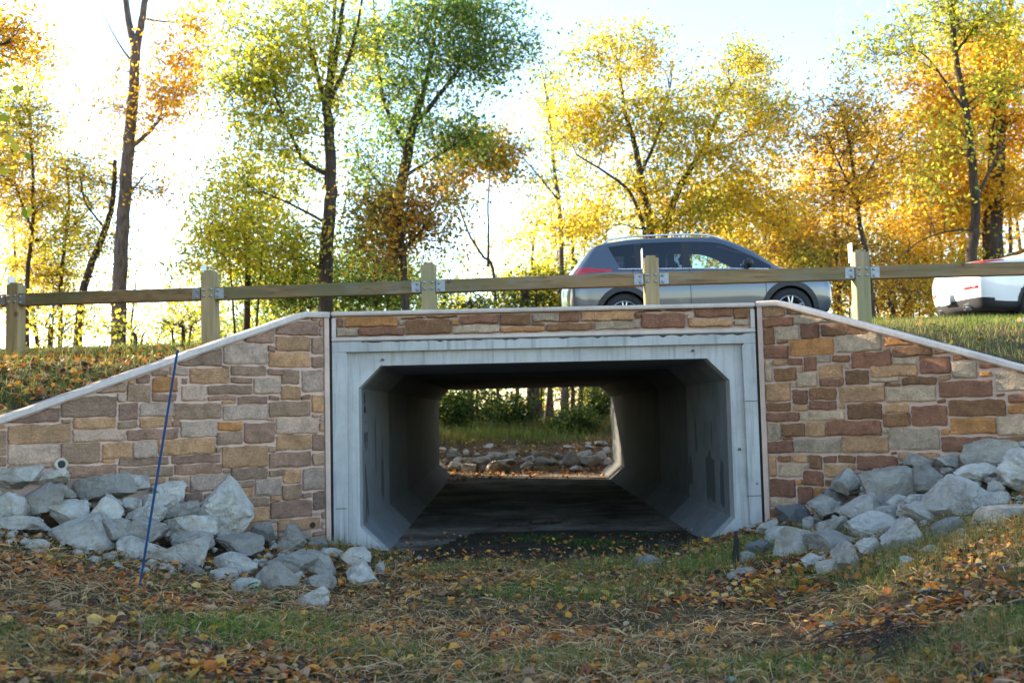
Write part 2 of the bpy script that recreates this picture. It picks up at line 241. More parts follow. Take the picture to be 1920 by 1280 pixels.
# ---------------------------------------------------------------- materials
class NT:
    def __init__(s, name):
        s.m = bpy.data.materials.new(name); s.m.use_nodes = True; s.t = s.m.node_tree
        s.b = s.t.nodes['Principled BSDF']; s.out = s.t.nodes['Material Output']
    def n(s, typ, **kw):
        d = s.t.nodes.new(typ)
        for k, v in kw.items(): setattr(d, k, v)
        return d
    def l(s, a, b): s.t.links.new(a, b)
    def coord(s, kind='Object', scale=(1, 1, 1)):
        c = s.n('ShaderNodeTexCoord'); m = s.n('ShaderNodeMapping'); m.inputs['Scale'].default_value = scale
        s.l(c.outputs[kind], m.inputs[0]); return m.outputs[0]
    def world(s, scale=(1, 1, 1)):
        c = s.n('ShaderNodeNewGeometry'); m = s.n('ShaderNodeMapping'); m.inputs['Scale'].default_value = scale
        s.l(c.outputs['Position'], m.inputs[0]); return m.outputs[0]
    def noise(s, vec, scale, detail=4, rough=.55, dist=0):
        x = s.n('ShaderNodeTexNoise'); x.inputs['Scale'].default_value = scale; x.inputs['Detail'].default_value = detail
        x.inputs['Roughness'].default_value = rough; x.inputs['Distortion'].default_value = dist
        s.l(vec, x.inputs['Vector']); return x.outputs['Fac']
    def ramp(s, fac, stops, mode='LINEAR'):
        r = s.n('ShaderNodeValToRGB'); e = r.color_ramp.elements; r.color_ramp.interpolation = mode
        while len(e) > 1: e.remove(e[-1])
        e[0].position, e[0].color = stops[0][0], (*stops[0][1], 1)
        for p, c in stops[1:]:
            q = e.new(p); q.color = (*c, 1)
        s.l(fac, r.inputs[0]); return r.outputs[0]
    def mix(s, fac, a, b, mode='MIX'):
        x = s.n('ShaderNodeMix', data_type='RGBA', blend_type=mode); x.clamp_factor = True
        for v, i in ((fac, 0), (a, 6), (b, 7)):
            if hasattr(v, 'links') or hasattr(v, 'is_linked'): s.l(v, x.inputs[i])
            elif i == 0: x.inputs[0].default_value = v
            else: x.inputs[i].default_value = (*v, 1)
        return x.outputs[2]
    def math(s, op, a, b=None):
        x = s.n('ShaderNodeMath', operation=op)
        for v, i in ((a, 0), (b, 1)):
            if v is None: continue
            if hasattr(v, 'is_linked'): s.l(v, x.inputs[i])
            else: x.inputs[i].default_value = v
        return x.outputs[0]
    def col(s, v):
        if hasattr(v, 'is_linked'): s.l(v, s.b.inputs['Base Color'])
        else: s.b.inputs['Base Color'].default_value = (*v, 1)
        return s
    def set(s, **kw):
        for k, v in kw.items():
            k = {'rough': 'Roughness', 'metal': 'Metallic', 'spec': 'Specular IOR Level', 'coat': 'Coat Weight', 'coatr': 'Coat Roughness'}[k]
            if hasattr(v, 'is_linked'): s.l(v, s.b.inputs[k])
            else: s.b.inputs[k].default_value = v
        return s
    def bump(s, h, strength=.5, dist=.01):
        x = s.n('ShaderNodeBump'); x.inputs['Strength'].default_value = strength; x.inputs['Distance'].default_value = dist
        s.l(h, x.inputs['Height']); s.l(x.outputs[0], s.b.inputs['Normal']); return s

def plain(name, c, rough=.5, metal=0, **kw):
    return NT(name).col(c).set(rough=rough, metal=metal, **kw).m

def scale_c(c, k): return tuple(min(1, v * k) for v in c)

def stone_mat(name, c):
    t = NT(name); v = t.world(); oi = t.n('ShaderNodeObjectInfo')
    n1 = t.noise(v, 9, 5, .6, .4); n2 = t.noise(v, 55, 4, .6)
    a = t.ramp(n1, [(.30, scale_c(c, .68)), (.5, c), (.72, scale_c(c, 1.28))])
    a = t.mix(t.math('MULTIPLY', t.ramp(n2, [(.42, (0, 0, 0)), (.62, (1, 1, 1))]), .38), a, scale_c(c, .45))
    rv = t.ramp(oi.outputs['Random'], [(0, (.82, .82, .84)), (.5, (1, 1, 1)), (1, (1.12, 1.06, 1.0))])
    a = t.mix(1.0, a, rv, 'MULTIPLY')
    t.col(a).set(rough=.88, spec=.25)
    n3 = t.math('ADD', t.noise(v, 24, 7, .68, .6), t.math('MULTIPLY', t.noise(t.world((30, 30, 75)), 1, 5, .6, 1.5), .6)); return t.bump(n3, 1.0, .034).m

STONE = {'g': (0.660, 0.461, 0.340), 't': (0.671, 0.373, 0.189), 'd': (0.435, 0.276, 0.176), 'p': (0.435, 0.254, 0.172), 'n': (0.550, 0.310, 0.164),
         'k': (0.517, 0.330, 0.214), 'o': (0.682, 0.310, 0.113), 'x': (0.264, 0.175, 0.126), 'w': (0.660, 0.480, 0.319), 'b': (0.347, 0.175, 0.086), 'r': (0.385, 0.179, 0.105)}
STONE = {k: stone_mat('stone_' + k, c) for k, c in STONE.items()}

def concrete(name, c, streak=.5, grime=(.09, .085, .075), zs=0):
    t = NT(name); v = t.world(); vs = t.world((26, 26, 1.1))
    a = t.ramp(t.noise(v, 3.0, 6, .6, .3), [(.3, scale_c(c, .8)), (.55, c), (.75, scale_c(c, 1.12))])
    st = t.ramp(t.noise(vs, 1.0, 5, .62), [(.50, (0, 0, 0)), (.74, (1, 1, 1))])
    a = t.mix(t.math('MULTIPLY', st, streak), a, grime)
    sp = t.ramp(t.noise(v, 60, 3, .5), [(.62, (0, 0, 0)), (.75, (1, 1, 1))])
    a = t.mix(t.math('MULTIPLY', sp, .25), a, scale_c(c, .5))
    tn = t.ramp(t.noise(t.world((7, 7, .35)), 1.0, 4, .55), [(.60, (0, 0, 0)), (.72, (1, 1, 1))])
    a = t.mix(t.math('MULTIPLY', tn, streak * .5), a, (c[0] * .75, c[1] * .60, c[2] * .42))
    vo = t.n('ShaderNodeTexVoronoi'); vo.inputs['Scale'].default_value = 21; vo.inputs['Randomness'].default_value = 1; t.l(v, vo.inputs['Vector'])
    bh = t.ramp(vo.outputs['Distance'], [(.07, (1, 1, 1)), (.11, (0, 0, 0))]); bm_ = t.ramp(t.noise(v, 5, 2, .5), [(.5, (0, 0, 0)), (.6, (1, 1, 1))])
    bh = t.math('MULTIPLY', bh, bm_); a = t.mix(t.math('MULTIPLY', bh, .75), a, scale_c(c, .25))
    t.col(a).set(rough=.85, spec=.3)
    return t.bump(t.math('SUBTRACT', t.noise(v, 90, 5, .6), bh), .4, .005).m

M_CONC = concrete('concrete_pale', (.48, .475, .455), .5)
M_CONC_IN = concrete('concrete_tunnel_falloff', (.075, .075, .074), .75, (.05, .048, .045))  # darkest step of a tone that imitates daylight fading inwards
M_CONC_MID = concrete('concrete_mouth_falloff', (.22, .23, .235), .5, (.10, .10, .10))
M_CONC_2 = concrete('concrete_second_falloff', (.12, .122, .122), .7, (.05, .05, .05))
def floor_mat():
    t = NT('silted_floor'); g = t.world()
    a = t.ramp(t.noise(g, 1.1, 6, .62, .4), [(.34, (.085, .07, .056)), (.5, (.18, .152, .122)), (.64, (.32, .28, .225))])
    a = t.mix(t.math('MULTIPLY', t.ramp(t.noise(g, 14, 5, .65), [(.5, (0, 0, 0)), (.65, (1, 1, 1))]), .5), a, (.05, .04, .03))
    t.col(a).set(rough=1.0, spec=.03); return t.bump(t.noise(g, 30, 6, .65), .5, .01).m
M_FLOOR = floor_mat()
M_COPE = concrete('coping_concrete', (.60, .51, .45), .25, (.2, .17, .15))
M_MORT = concrete('mortar', (.64, .45, .36), .2, (.20, .15, .13))
M_SEAL = plain('black_sealant', (.012, .012, .013), .6)
M_STAIN = plain('dark_paint_stain', (.09, .095, .10), .8)
M_INK = plain('stencil_ink', (.02, .02, .022), .7)

def rock_mat(name, c):
    t = NT(name); g = t.world(); oi = t.n('ShaderNodeObjectInfo')
    a = t.ramp(t.noise(g, 7, 7, .68, .8), [(.28, scale_c(c, .50)), (.46, c), (.68, scale_c(c, 1.30))])
    rust = t.ramp(t.noise(g, 4.2, 5, .65, 1.2), [(.50, (0, 0, 0)), (.70, (1, 1, 1))])
    a = t.mix(t.math('MULTIPLY', rust, .75), a, (.33, .26, .17))
    pale = t.ramp(t.noise(g, 11, 5, .7, .5), [(.58, (0, 0, 0)), (.70, (1, 1, 1))])
    a = t.mix(t.math('MULTIPLY', pale, .5), a, (.66, .625, .565))
    cr = t.n('ShaderNodeTexVoronoi', feature='DISTANCE_TO_EDGE'); cr.inputs['Scale'].default_value = 6.5
    dv = t.n('ShaderNodeMix', data_type='VECTOR'); nz = t.n('ShaderNodeTexNoise'); nz.inputs['Scale'].default_value = 5; t.l(g, nz.inputs['Vector'])
    dv.inputs[0].default_value = .22; t.l(g, dv.inputs[4]); t.l(nz.outputs['Color'], dv.inputs[5]); t.l(dv.outputs[1], cr.inputs['Vector'])
    crk = t.ramp(cr.outputs['Distance'], [(0, (0, 0, 0)), (.035, (1, 1, 1))])
    msk = t.ramp(t.noise(g, 3, 2, .5), [(.48, (0, 0, 0)), (.56, (1, 1, 1))])
    ck = t.math('SUBTRACT', 1, t.math('MULTIPLY', t.math('SUBTRACT', 1, crk), msk))
    a = t.mix(t.math('MULTIPLY', t.math('SUBTRACT', 1, ck), .22), a, scale_c(c, .4))
    rv = t.ramp(oi.outputs['Random'], [(0, (.50, .49, .48)), (.3, (.80, .77, .72)), (.6, (1.0, 1.0, 1.0)), (.85, (1.12, 1.10, 1.06)), (1, (1.28, 1.27, 1.25))])
    a = t.mix(1.0, a, rv, 'MULTIPLY')
    t.col(a).set(rough=.85, spec=.3)
    h = t.math('ADD', t.noise(g, 26, 8, .70), t.math('MULTIPLY', t.noise(g, 8, 3, .5, 2), .7)); h = t.math('ADD', h, t.math('MULTIPLY', ck, .2))
    return t.bump(h, .85, .035).m
M_ROCK = rock_mat('limestone_pale', (.44, .41, .36))
M_ROCKD = rock_mat('limestone_grey', (.17, .175, .175))

def wood_mat(name, c, green, axis):
    t = NT(name); sc = [14, 14, 14]; sc[axis] = .9
    v = t.world(tuple(sc)); oi = t.n('ShaderNodeObjectInfo')
    a = t.ramp(t.noise(v, 1.0, 6, .6, .8), [(.3, scale_c(c, .6)), (.5, c), (.7, scale_c(c, 1.3))])
    gr = t.ramp(t.noise(t.world((1.2, 1.2, 2.0)), 1.1, 3, .5), [(.45, (0, 0, 0)), (.65, (1, 1, 1))])
    a = t.mix(t.math('MULTIPLY', gr, .65), a, green)
    k = t.n('ShaderNodeTexVoronoi'); k.inputs['Scale'].default_value = 2.6; t.l(t.world((1, 1, 1)), k.inputs['Vector'])
    kn = t.ramp(k.outputs['Distance'], [(.05, (1, 1, 1)), (.10, (0, 0, 0))])
    a = t.mix(t.math('MULTIPLY', kn, .8), a, (.10, .045, .02))
    sc2 = [55, 55, 55]; sc2[axis] = 1.3
    ck = t.ramp(t.noise(t.world(tuple(sc2)), 1.0, 2, .5), [(.66, (0, 0, 0)), (.72, (1, 1, 1))]); a = t.mix(t.math('MULTIPLY', ck, .75), a, scale_c(c, .18))
    wg = t.ramp(t.noise(t.world((2.2, 2.2, 4)), 1.3, 4, .6), [(.5, (0, 0, 0)), (.7, (1, 1, 1))]); a = t.mix(t.math('MULTIPLY', wg, .4), a, (.26, .24, .21))
    t.col(a).set(rough=.75, spec=.3)
    return t.bump(t.math('SUBTRACT', t.noise(v, 2.0, 5, .6), ck), .5, .006).m
M_RAIL = wood_mat('treated_timber_rail', (.235, .15, .07), (.115, .125, .06), 0)
M_POST = wood_mat('treated_timber_post', (.33, .25, .13), (.22, .23, .12), 2)
M_GALV = NT('galvanised_steel'); _g = M_GALV
M_GALV = _g.col(_g.ramp(_g.noise(_g.world(), 30, 4), [(.3, (.24, .26, .28)), (.7, (.38, .40, .42))])).set(rough=.55, metal=.5).m
M_REFL = plain('white_reflective_sheet', (.85, .85, .84), .35)
M_BLUE = plain('blue_fibreglass', (.008, .045, .135), .65, spec=.2)
M_BIN = plain('blue_plastic', (.02, .12, .55), .45)

def soil_mat():
    t = NT('soil_and_litter'); g = t.world()
    a = t.ramp(t.noise(g, 2.2, 6, .65, .5), [(.3, (.04, .026, .017)), (.5, (.085, .052, .03)), (.7, (.15, .092, .046))])
    gr = t.ramp(t.noise(g, .9, 4, .6), [(.46, (0, 0, 0)), (.6, (1, 1, 1))])
    a = t.mix(t.math('MULTIPLY', gr, .55), a, (.05, .062, .022))
    lv = t.n('ShaderNodeTexVoronoi'); lv.inputs['Scale'].default_value = 16; t.l(g, lv.inputs['Vector'])
    lc = t.ramp(lv.outputs['Color'], [(.0, (.05, .03, .02)), (.5, (.22, .11, .04)), (.8, (.30, .18, .06)), (1, (.10, .05, .03))])
    lm = t.ramp(t.noise(g, 6, 3, .6), [(.52, (0, 0, 0)), (.6, (1, 1, 1))])
    a = t.mix(t.math('MULTIPLY', lm, .6), a, lc)
    t.col(a).set(rough=.95, spec=.15)
    return t.bump(t.noise(g, 45, 6, .7), .9, .02).m
M_SOIL = soil_mat()

def blade_mat(name, stops, trans=.35, patchy=0.0, alt=None):
    t = NT(name); g = t.n('ShaderNodeNewGeometry')
    f = g.outputs['Random Per Island']
    c = t.ramp(f, stops)
    if alt is not None:
        m = t.ramp(t.noise(t.world(), patchy, 3, .6), [(.42, (0, 0, 0)), (.58, (1, 1, 1))])
        c = t.mix(m, c, t.ramp(f, alt))
    t.col(c).set(rough=.7, spec=.25)
    tr = t.n('ShaderNodeBsdfTranslucent'); mx = t.n('ShaderNodeMixShader'); mx.inputs[0].default_value = trans
    t.l(c, tr.inputs[0]); t.l(t.b.outputs[0], mx.inputs[1]); t.l(tr.outputs[0], mx.inputs[2])
    t.l(mx.outputs[0], t.out.inputs[0]); return t.m

LEAF = {
 'yellowgreen': blade_mat('leaves_yellow_green', [(0, (0.283, 0.366, 0.035)), (.35, (0.590, 0.590, 0.059)), (.75, (0.826, 0.684, 0.071)), (1, (0.873, 0.637, 0.059))], .64, .45,
                          [(0, (0.212, 0.295, 0.035)), (.5, (0.496, 0.531, 0.059)), (1, (0.779, 0.661, 0.071))]),
 'green': blade_mat('leaves_green', [(0, (0.059, 0.142, 0.035)), (.5, (0.153, 0.260, 0.053)), (.85, (0.319, 0.389, 0.071)), (1, (0.590, 0.519, 0.071))], .6),
 'gold': blade_mat('leaves_gold', [(0, (0.448, 0.425, 0.047)), (.35, (0.850, 0.566, 0.047)), (.8, (0.880, 0.661, 0.071)), (1, (0.649, 0.319, 0.035))], .64, .5,
                   [(0, (0.212, 0.295, 0.041)), (.5, (0.519, 0.507, 0.059)), (1, (0.850, 0.614, 0.059))]),
 'orange': blade_mat('leaves_orange', [(0, (0.590, 0.330, 0.035)), (.35, (0.873, 0.472, 0.029)), (.8, (0.880, 0.590, 0.047)), (1, (0.531, 0.212, 0.024))], .64, .5,
                     [(0, (0.448, 0.378, 0.047)), (.5, (0.873, 0.566, 0.041)), (1, (0.873, 0.425, 0.035))]),
 'rust': blade_mat('leaves_rust', [(0, (0.330, 0.165, 0.035)), (.45, (0.708, 0.342, 0.035)), (.8, (0.826, 0.496, 0.053)), (1, (0.212, 0.236, 0.047))], .6, .8,
                   [(0, (0.106, 0.177, 0.035)), (.6, (0.307, 0.319, 0.047)), (1, (0.708, 0.472, 0.053))]),
 'wood': blade_mat('leaves_understorey_shade', [(0, (.018, .05, .012)), (.5, (.04, .09, .02)), (.85, (.10, .14, .02)), (1, (.34, .27, .03))], .45),  # leaf colours darkened to carry the shade of the woods
}
def bark_mat(name, c):
    t = NT(name); v = t.world((9, 9, 1.6))
    t.col(t.ramp(t.noise(v, 2.0, 6, .65, .6), [(.32, scale_c(c, .4)), (.55, c), (.72, scale_c(c, 1.5))])).set(rough=.9, spec=.2)
    return t.bump(t.noise(v, 2.4, 6, .7), .9, .03).m
M_BARK = bark_mat('bark_brown', (.075, .055, .042))
M_BARKG = bark_mat('bark_grey', (.16, .125, .105))
M_GRASS = blade_mat('grass_blades', [(0, (0.055, 0.134, 0.022)), (.45, (0.122, 0.244, 0.037)), (.8, (0.244, 0.317, 0.055)), (1, (0.415, 0.329, 0.122))], .3, .7,
                    [(0, (0.061, 0.122, 0.024)), (.5, (0.183, 0.207, 0.055)), (1, (0.488, 0.354, 0.159))])
M_STRAW = blade_mat('dry_straw', [(0, (0.207, 0.104, 0.037)), (.5, (0.427, 0.244, 0.098)), (1, (0.683, 0.476, 0.244))], .2)
M_LITTER = blade_mat('fallen_leaf_mix', [(0, (0.043, 0.032, 0.039)), (.16, (0.110, 0.055, 0.037)), (.32, (0.317, 0.104, 0.037)), (.50, (0.561, 0.183, 0.037)),
                     (.68, (0.708, 0.293, 0.043)), (.78, (0.756, 0.439, 0.073)), (.86, (0.610, 0.390, 0.207)), (1, (0.293, 0.171, 0.110))], .2)
M_GRASSB = blade_mat('bank_grass', [(0, (.06, .13, .02)), (.5, (.13, .22, .035)), (.85, (.24, .27, .05)), (1, (.42, .34, .12))], .4, .6,
                     [(0, (.08, .12, .025)), (.5, (.22, .22, .06)), (1, (.44, .33, .14))])
M_MEADOW = blade_mat('meadow_grass', [(0, (.05, .08, .015)), (.5, (.13, .13, .03)), (1, (.26, .15, .05))], .4, .6, [(0, (.05, .10, .02)), (1, (.16, .20, .04))])
def damp_soil():
    t = NT('damp_bare_soil'); g = t.world()
    t.col(t.ramp(t.noise(g, 6, 6, .65), [(.3, (.020, .016, .012)), (.55, (.042, .032, .024)), (.75, (.09, .07, .05))])).set(rough=.9, spec=.2)
    return t.bump(t.noise(g, 40, 6, .7), .8, .02).m
M_DAMP = damp_soil()

# ================================================================ the setting
def build_ground():
    xs = list(np.arange(-8.5, 8.51, .125))
    for e in (BX0, BX1):
        xs = [x for x in xs if abs(x - e - (.1 if e < 0 else -.1)) > .09]
        xs += [e + (.06 if e < 0 else -.06), e + (.17 if e < 0 else -.17)]
    g = [9.5]
    while g[-1] < 420: g.append(g[-1] * 1.13)
    xs = sorted(xs + g + [-v for v in g])
    fr = [-300, -120, -50, -25, -12, -6, -3, -1, .5, 1.5, 2.3] + list(np.arange(3, 7.6, .11))
    nfr = 26
    bk = 46
    tail = [22.40, 22.56] + list(np.arange(22.9, 33, .35)) + [34, 36, 39, 43, 48, 55, 65, 80, 100, 130, 180, 260, 420]
    V, rows = [], None
    for x in xs:
        yw = wall_y(x); col = []
        lim = min(7.6, yw - .6)
        ys = [y for y in fr if y < lim - .06]
        ys += [lim] * (len(fr) - len(ys))
        n_lim = ys.count(lim)
        if n_lim > 1:                      # spread the squeezed rows
            k0 = len(ys) - n_lim; a = ys[k0 - 1]
            for q in range(n_lim): ys[k0 + q] = a + (lim - a) * (q + 1) / n_lim
        ys += list(np.linspace(lim, yw + .06, nfr + 1)[1:])
        z = [ground_z(x, min(y, yw - .01)) for y in ys]
        y2 = list(yw + .2 + (22.4 - yw - .2) * np.linspace(0, 1, bk) ** 1.25)[:-1] + tail
        z += [ground_z(x, max(y, yw + .02)) for y in y2]
        col = [(x, y, zz) for y, zz in zip(ys + y2, z)]
        rows = len(col); V += col
    nx = len(xs); idx = np.arange(nx * rows).reshape(nx, rows)
    Fq = np.stack([idx[:-1, :-1], idx[1:, :-1], idx[1:, 1:], idx[:-1, 1:]], -1).reshape(-1, 4)
    o = link('ground', np_mesh('ground', V, Fq), M_SOIL, smooth=4)
    tag(o, kind='structure')
build_ground()

# bare damp soil washed into the tunnel mouth
def mouth_soil():
    xs = np.linspace(-1.46, 2.22, 60); ys = np.linspace(8.9, 12.2, 60); V, Fq, ok = [], [], []
    for x in xs:
        for y in ys:
            n = float(rough(x * 1.6 + 4, y * 1.6)); near_ = y - (9.35 + .28 * n + .12 * math.sin(3 * x)); far_ = (11.75 - 1.15 * sm(-.35, -.95, x) + .3 * n) - y
            inside = min(near_, far_)
            if y < HY: inside = min(inside, x + 1.35 + .1 * n, 2.05 - x + .1 * n)
            zz = max(ground_z(x, y) + .008, .112 if y > HY else -1)
            hn = (x + 1.23) if x < .4 else (1.995 - x)
            if y > HY and hn < 0: inside = -1
            V.append((x, y, zz + .004 * n)); ok.append(inside > 0)
    for i in range(59):
        for j in range(59):
            a = i * 60 + j; q = (a, a + 60, a + 61, a + 1)
            if all(ok[k] for k in q): Fq.append(q)
    tag(link('soil_patch', np_mesh('soil_patch', V, Fq), M_DAMP, smooth=4), kind='structure')
mouth_soil()

# road: asphalt sheet following the grade, with edge lines
def asphalt():
    t = NT('asphalt'); g = t.world()
    t.col(t.ramp(t.noise(g, 40, 5, .7), [(.3, (.035, .035, .036)), (.7, (.07, .07, .07))])).set(rough=.9)
    return t.bump(t.noise(g, 120, 3), .5, .006).m
M_ASPH = asphalt()
def strip(name, y0, y1, dz, mat, **kw):
    xs = np.linspace(-60, 60, 61); V, Fq = [], []
    for i, x in enumerate(xs):
        V += [(x, y0, road_z(x) + dz), (x, y1, road_z(x) + dz), (x, y0, road_z(x) + dz - .12), (x, y1, road_z(x) + dz - .12)]
        if i: a, b = 4 * (i - 1), 4 * i; Fq += [(a, b, b + 1, a + 1), (a + 2, b + 2, b, a), (a + 1, b + 1, b + 3, a + 3)]
    return tag(link(name, np_mesh(name, V, Fq), mat), **kw)
road = strip('road', 15.0, 20.4, .0, M_ASPH, kind='structure')
M_LINE = plain('road_paint', (.75, .74, .70), .7)
for yy in (15.35, 20.05):
    e = strip('road_edge_line', yy, yy + .1, .004, M_LINE); e.parent = road

# soil over the culvert
def deck():
    xs = np.linspace(BX0 - .12, BX1 + .12, 36); ys = [10.64, 10.75] + list(np.linspace(11, 22.42, 50)); V, Fq = [], []
    n = len(ys)
    for i, x in enumerate(xs):
        for j, y in enumerate(ys):
            z = pl(y, [(10.64, 2.33), (12, road_z(x) - .30), (15, road_z(x) - .04), (20, road_z(x) - .04), (22.5, road_z(x) - .2)])
            V.append((x, y, z + .02 * float(rough(x, y))))
            if i and j: a = (i - 1) * n + j - 1; Fq.append((a, a + n, a + n + 1, a + 1))
    tag(link('verge_over_culvert', np_mesh('verge', V, Fq), M_SOIL, smooth=4), kind='structure')
deck()

# ---------------------------------------------------------------- box culvert
cx = .385
culv = empty('box_culvert', (cx, HY, 0), 'pale precast concrete box culvert tunnel running under the road', 'culvert')
def inner(off=0.0, z0=.02):
    a, b, zt, ch = -1.5, 2.265, 1.975, .225
    return [(a + .27, .10), (a, .36), (a, zt - ch), (a + ch, zt), (b - ch, zt), (b, zt - ch), (b, .36), (b - .27, .10)]
def ring_seg(name, y0, y1, outer, mat, inn=None, z_in=None):
    """ring between an outer rectangle and the inner octagon, closed at both ends; local to culv"""
    inn = inn or inner(); x0, x1, zb, zt = outer
    out = [(inn[0][0], zb), (x0, zb), (x0, inn[2][1]), (x0, zt), (x1, zt), (x1, inn[5][1]), (x1, zb), (inn[7][0], zb)]
    out = [(inn[0][0], zb), (x0, inn[1][1]), (x0, inn[2][1]), (inn[3][0], zt), (inn[4][0], zt), (x1, inn[5][1]), (x1, inn[6][1]), (inn[7][0], zb)]
    n = 8; V = []; 
    for y in (y0, y1):
        V += [(x - cx, y - HY, z) for x, z in inn] + [(x - cx, y - HY, z) for x, z in out]
    V += [(x0 - cx, y0 - HY, zb), (x0 - cx, y0 - HY, zt), (x1 - cx, y0 - HY, zt), (x1 - cx, y0 - HY, zb),
          (x0 - cx, y1 - HY, zb), (x0 - cx, y1 - HY, zt), (x1 - cx, y1 - HY, zt), (x1 - cx, y1 - HY, zb)]
    fs = []
    for e in (0, 1):
        o = e * 16
        for i in range(n - 1):
            fs.append((o + i, o + i + 1, o + 8 + i + 1, o + 8 + i))
        c = 32 + e * 4
        fs += [(o + 8, o + 9, c), (o + 10, o + 11, c + 1), (o + 12, o + 13, c + 2), (o + 14, o + 15, c + 3)]
    for i in range(n - 1): fs.append((i, 16 + i, 16 + i + 1, i + 1))
    oc = [8, 32, 9, 10, 33, 11, 12, 34, 13, 14, 35, 15]
    up = {8: 24, 9: 25, 10: 26, 11: 27, 12: 28, 13: 29, 14: 30, 15: 31, 32: 36, 33: 37, 34: 38, 35: 39}
    oc = [8, 32, 9, 10, 33, 11, 12, 34, 13, 14, 35, 15]
    for a, b in zip(oc, oc[1:]): fs.append((a, b, up[b], up[a]))
    b = MB(); b.add(V, fs)
    return b.build(name, mat, culv)
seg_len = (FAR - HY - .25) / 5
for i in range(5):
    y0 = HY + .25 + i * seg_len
    ring_seg('tunnel_section', y0 + .008, y0 + seg_len - .008, (BX0, BX1, -.2, 2.21), (M_CONC_MID, M_CONC_2, M_CONC_IN, M_CONC_IN, M_CONC_IN)[i])  # sections step darker inwards, light falloff put into the concrete colour
ring_seg('entrance_collar', HY + .05, HY + .256, (BX0, BX1, -.2, 2.215), M_CONC)
# raised border of the entrance face: left leg, right leg, lintel
b = MB()
b.prism([(BX0, -.2), (-1.62, -.2), (-1.60, 2.09), (-1.62, 2.115), (BX0, 2.115)], HY - .012, HY + .052, lambda v: (v[0] - cx, v[1] - HY, v[2])); b.build('border_leg', M_CONC, culv)
b = MB(); b.prism([(BX1, -.2), (BX1, 2.115), (2.41, 2.115), (2.39, 2.09), (2.41, -.2)], HY - .012, HY + .052, lambda v: (v[0] - cx, v[1] - HY, v[2])); b.build('border_leg', M_CONC, culv)
b = MB(); b.prism([(BX0, 2.117), (BX1, 2.117), (BX1, 2.222), (BX0, 2.222)], HY - .014, HY + .052, lambda v: (v[0] - cx, v[1] - HY, v[2])); b.build('border_lintel', M_CONC, culv)
# floor slab and the black lining behind the joints
b = MB(); b.box((0, (FAR - HY) / 2 + .1, .0), (3.3, FAR - HY - .2, .2)); b.build('floor_slab', M_FLOOR, culv)
b = MB()
for xx in (BX0 + .01, BX1 - .01): b.box((xx - cx, (FAR - HY) / 2 + .2, 1.0), (.012, FAR - HY - .5, 2.3))
b.box((0, (FAR - HY) / 2 + .2, 2.20), (4.2, FAR - HY - .5, .012)); b.build('joint_lining', M_SEAL, culv)
# sealant strips beside the culvert
for xx, wd in ((-1.778, .044), (2.548, .044)):
    b = MB(); b.box((xx - cx, .05, 1.2), (wd, .09, 2.62)); b.build('joint_sealant', M_SEAL, culv)
# form-tie marks and joint lines on the border
for (px, py) in ((1388, 842), (1419, 906), (1300, 657), (717, 674)):
    p = at(px, py, HY); b = MB(); b.lathe([(.013, -.014), (.013, .01), (.008, .01), (.008, -.014), (.013, -.014)], (p.x - cx, .03 if py < 700 or px == 1388 else 0, p.z), 'y', 12)
    b.build('tie_plug', M_CONC_IN, culv)
for px0, px1, py in ((630, 650, 953), (1396, 1428, 752), (1400, 1430, 929)):
    a, c = at(px0, py, HY), at(px1, py, HY)
    b = MB(); b.box(((a.x + c.x) / 2 - cx, -.013, a.z), (abs(c.x - a.x), .006, .006)); b.build('form_line', M_CONC_IN, culv)
# writing and paint stains on the left inside wall
def wall_text(txt, y, z, size, rot=0):
    cu = bpy.data.curves.new('t', 'FONT'); cu.body = txt; cu.size = size; cu.extrude = .001
    ob = bpy.data.objects.new('t', cu); COL.objects.link(ob)
    dg = bpy.context.evaluated_depsgraph_get(); me = bpy.data.meshes.new_from_object(ob.evaluated_get(dg))
    bpy.data.objects.remove(ob)
    R = Matrix(((0, 0, 1), (1, 0, 0), (0, 1, 0))) @ Matrix.Rotation(rot, 3, 'Z')
    for v in me.vertices: v.co = R @ v.co + Vector((-1.5 - cx + .003, y - HY, z))
    link('stencil_mark', me, M_INK, culv)
wall_text('B', 10.78, 1.60, .16); wall_text('R', 10.78, 1.50, .11); wall_text('A', 10.85, 1.50, .11)
wall_text('.', 10.84, 1.40, .20)
for k, (l_, y) in enumerate(((.12, 10.78), (.16, 10.84), (.20, 10.90), (.10, 10.96), (.17, 11.02))):
    b = MB(); b.box((-1.5 - cx + .002, y - HY, 1.30 - l_ / 2), (.004, .012, l_)); b.build('stencil_mark', M_INK, culv)
def stain(pts, side, name='paint_stain'):
    x = (-1.5 + .003 if side < 0 else 2.265 - .003) - cx
    V = [(x, y - HY, z) for y, z in pts]
    me = bpy.data.meshes.new(name); me.from_pydata(V, [], [tuple(range(len(V)))]); me.update()
    return link(name, me, M_STAIN, culv)
stain([(10.80, .98), (10.87, .95), (10.97, .72), (11.03, .56), (11.08, .42), (11.02, .40), (10.93, .52), (10.86, .68), (10.80, .82)], -1)
stain([(10.88, .66), (10.92, .60), (10.90, .46), (10.85, .33), (10.82, .36), (10.84, .52)], -1)
rr = random.Random(4)
for (y, z0, z1, wd) in ((10.98, .40, .95, .20), (11.6, .40, 1.05, .5), (12.4, .9, 1.45, .10), (11.45, 1.0, 1.4, .06), (12.9, .45, .9, .35), (14.2, .5, 1.3, .3)):
    n = 7; top = [(y + wd * (k / n - .5), z1 - rr.uniform(0, .18)) for k in range(n + 1)]
    bot = [(y + wd * (.5 - k / n), z0 + rr.uniform(0, .1)) for k in range(n + 1)]
    stain(top + bot, 1, 'damp_stain')
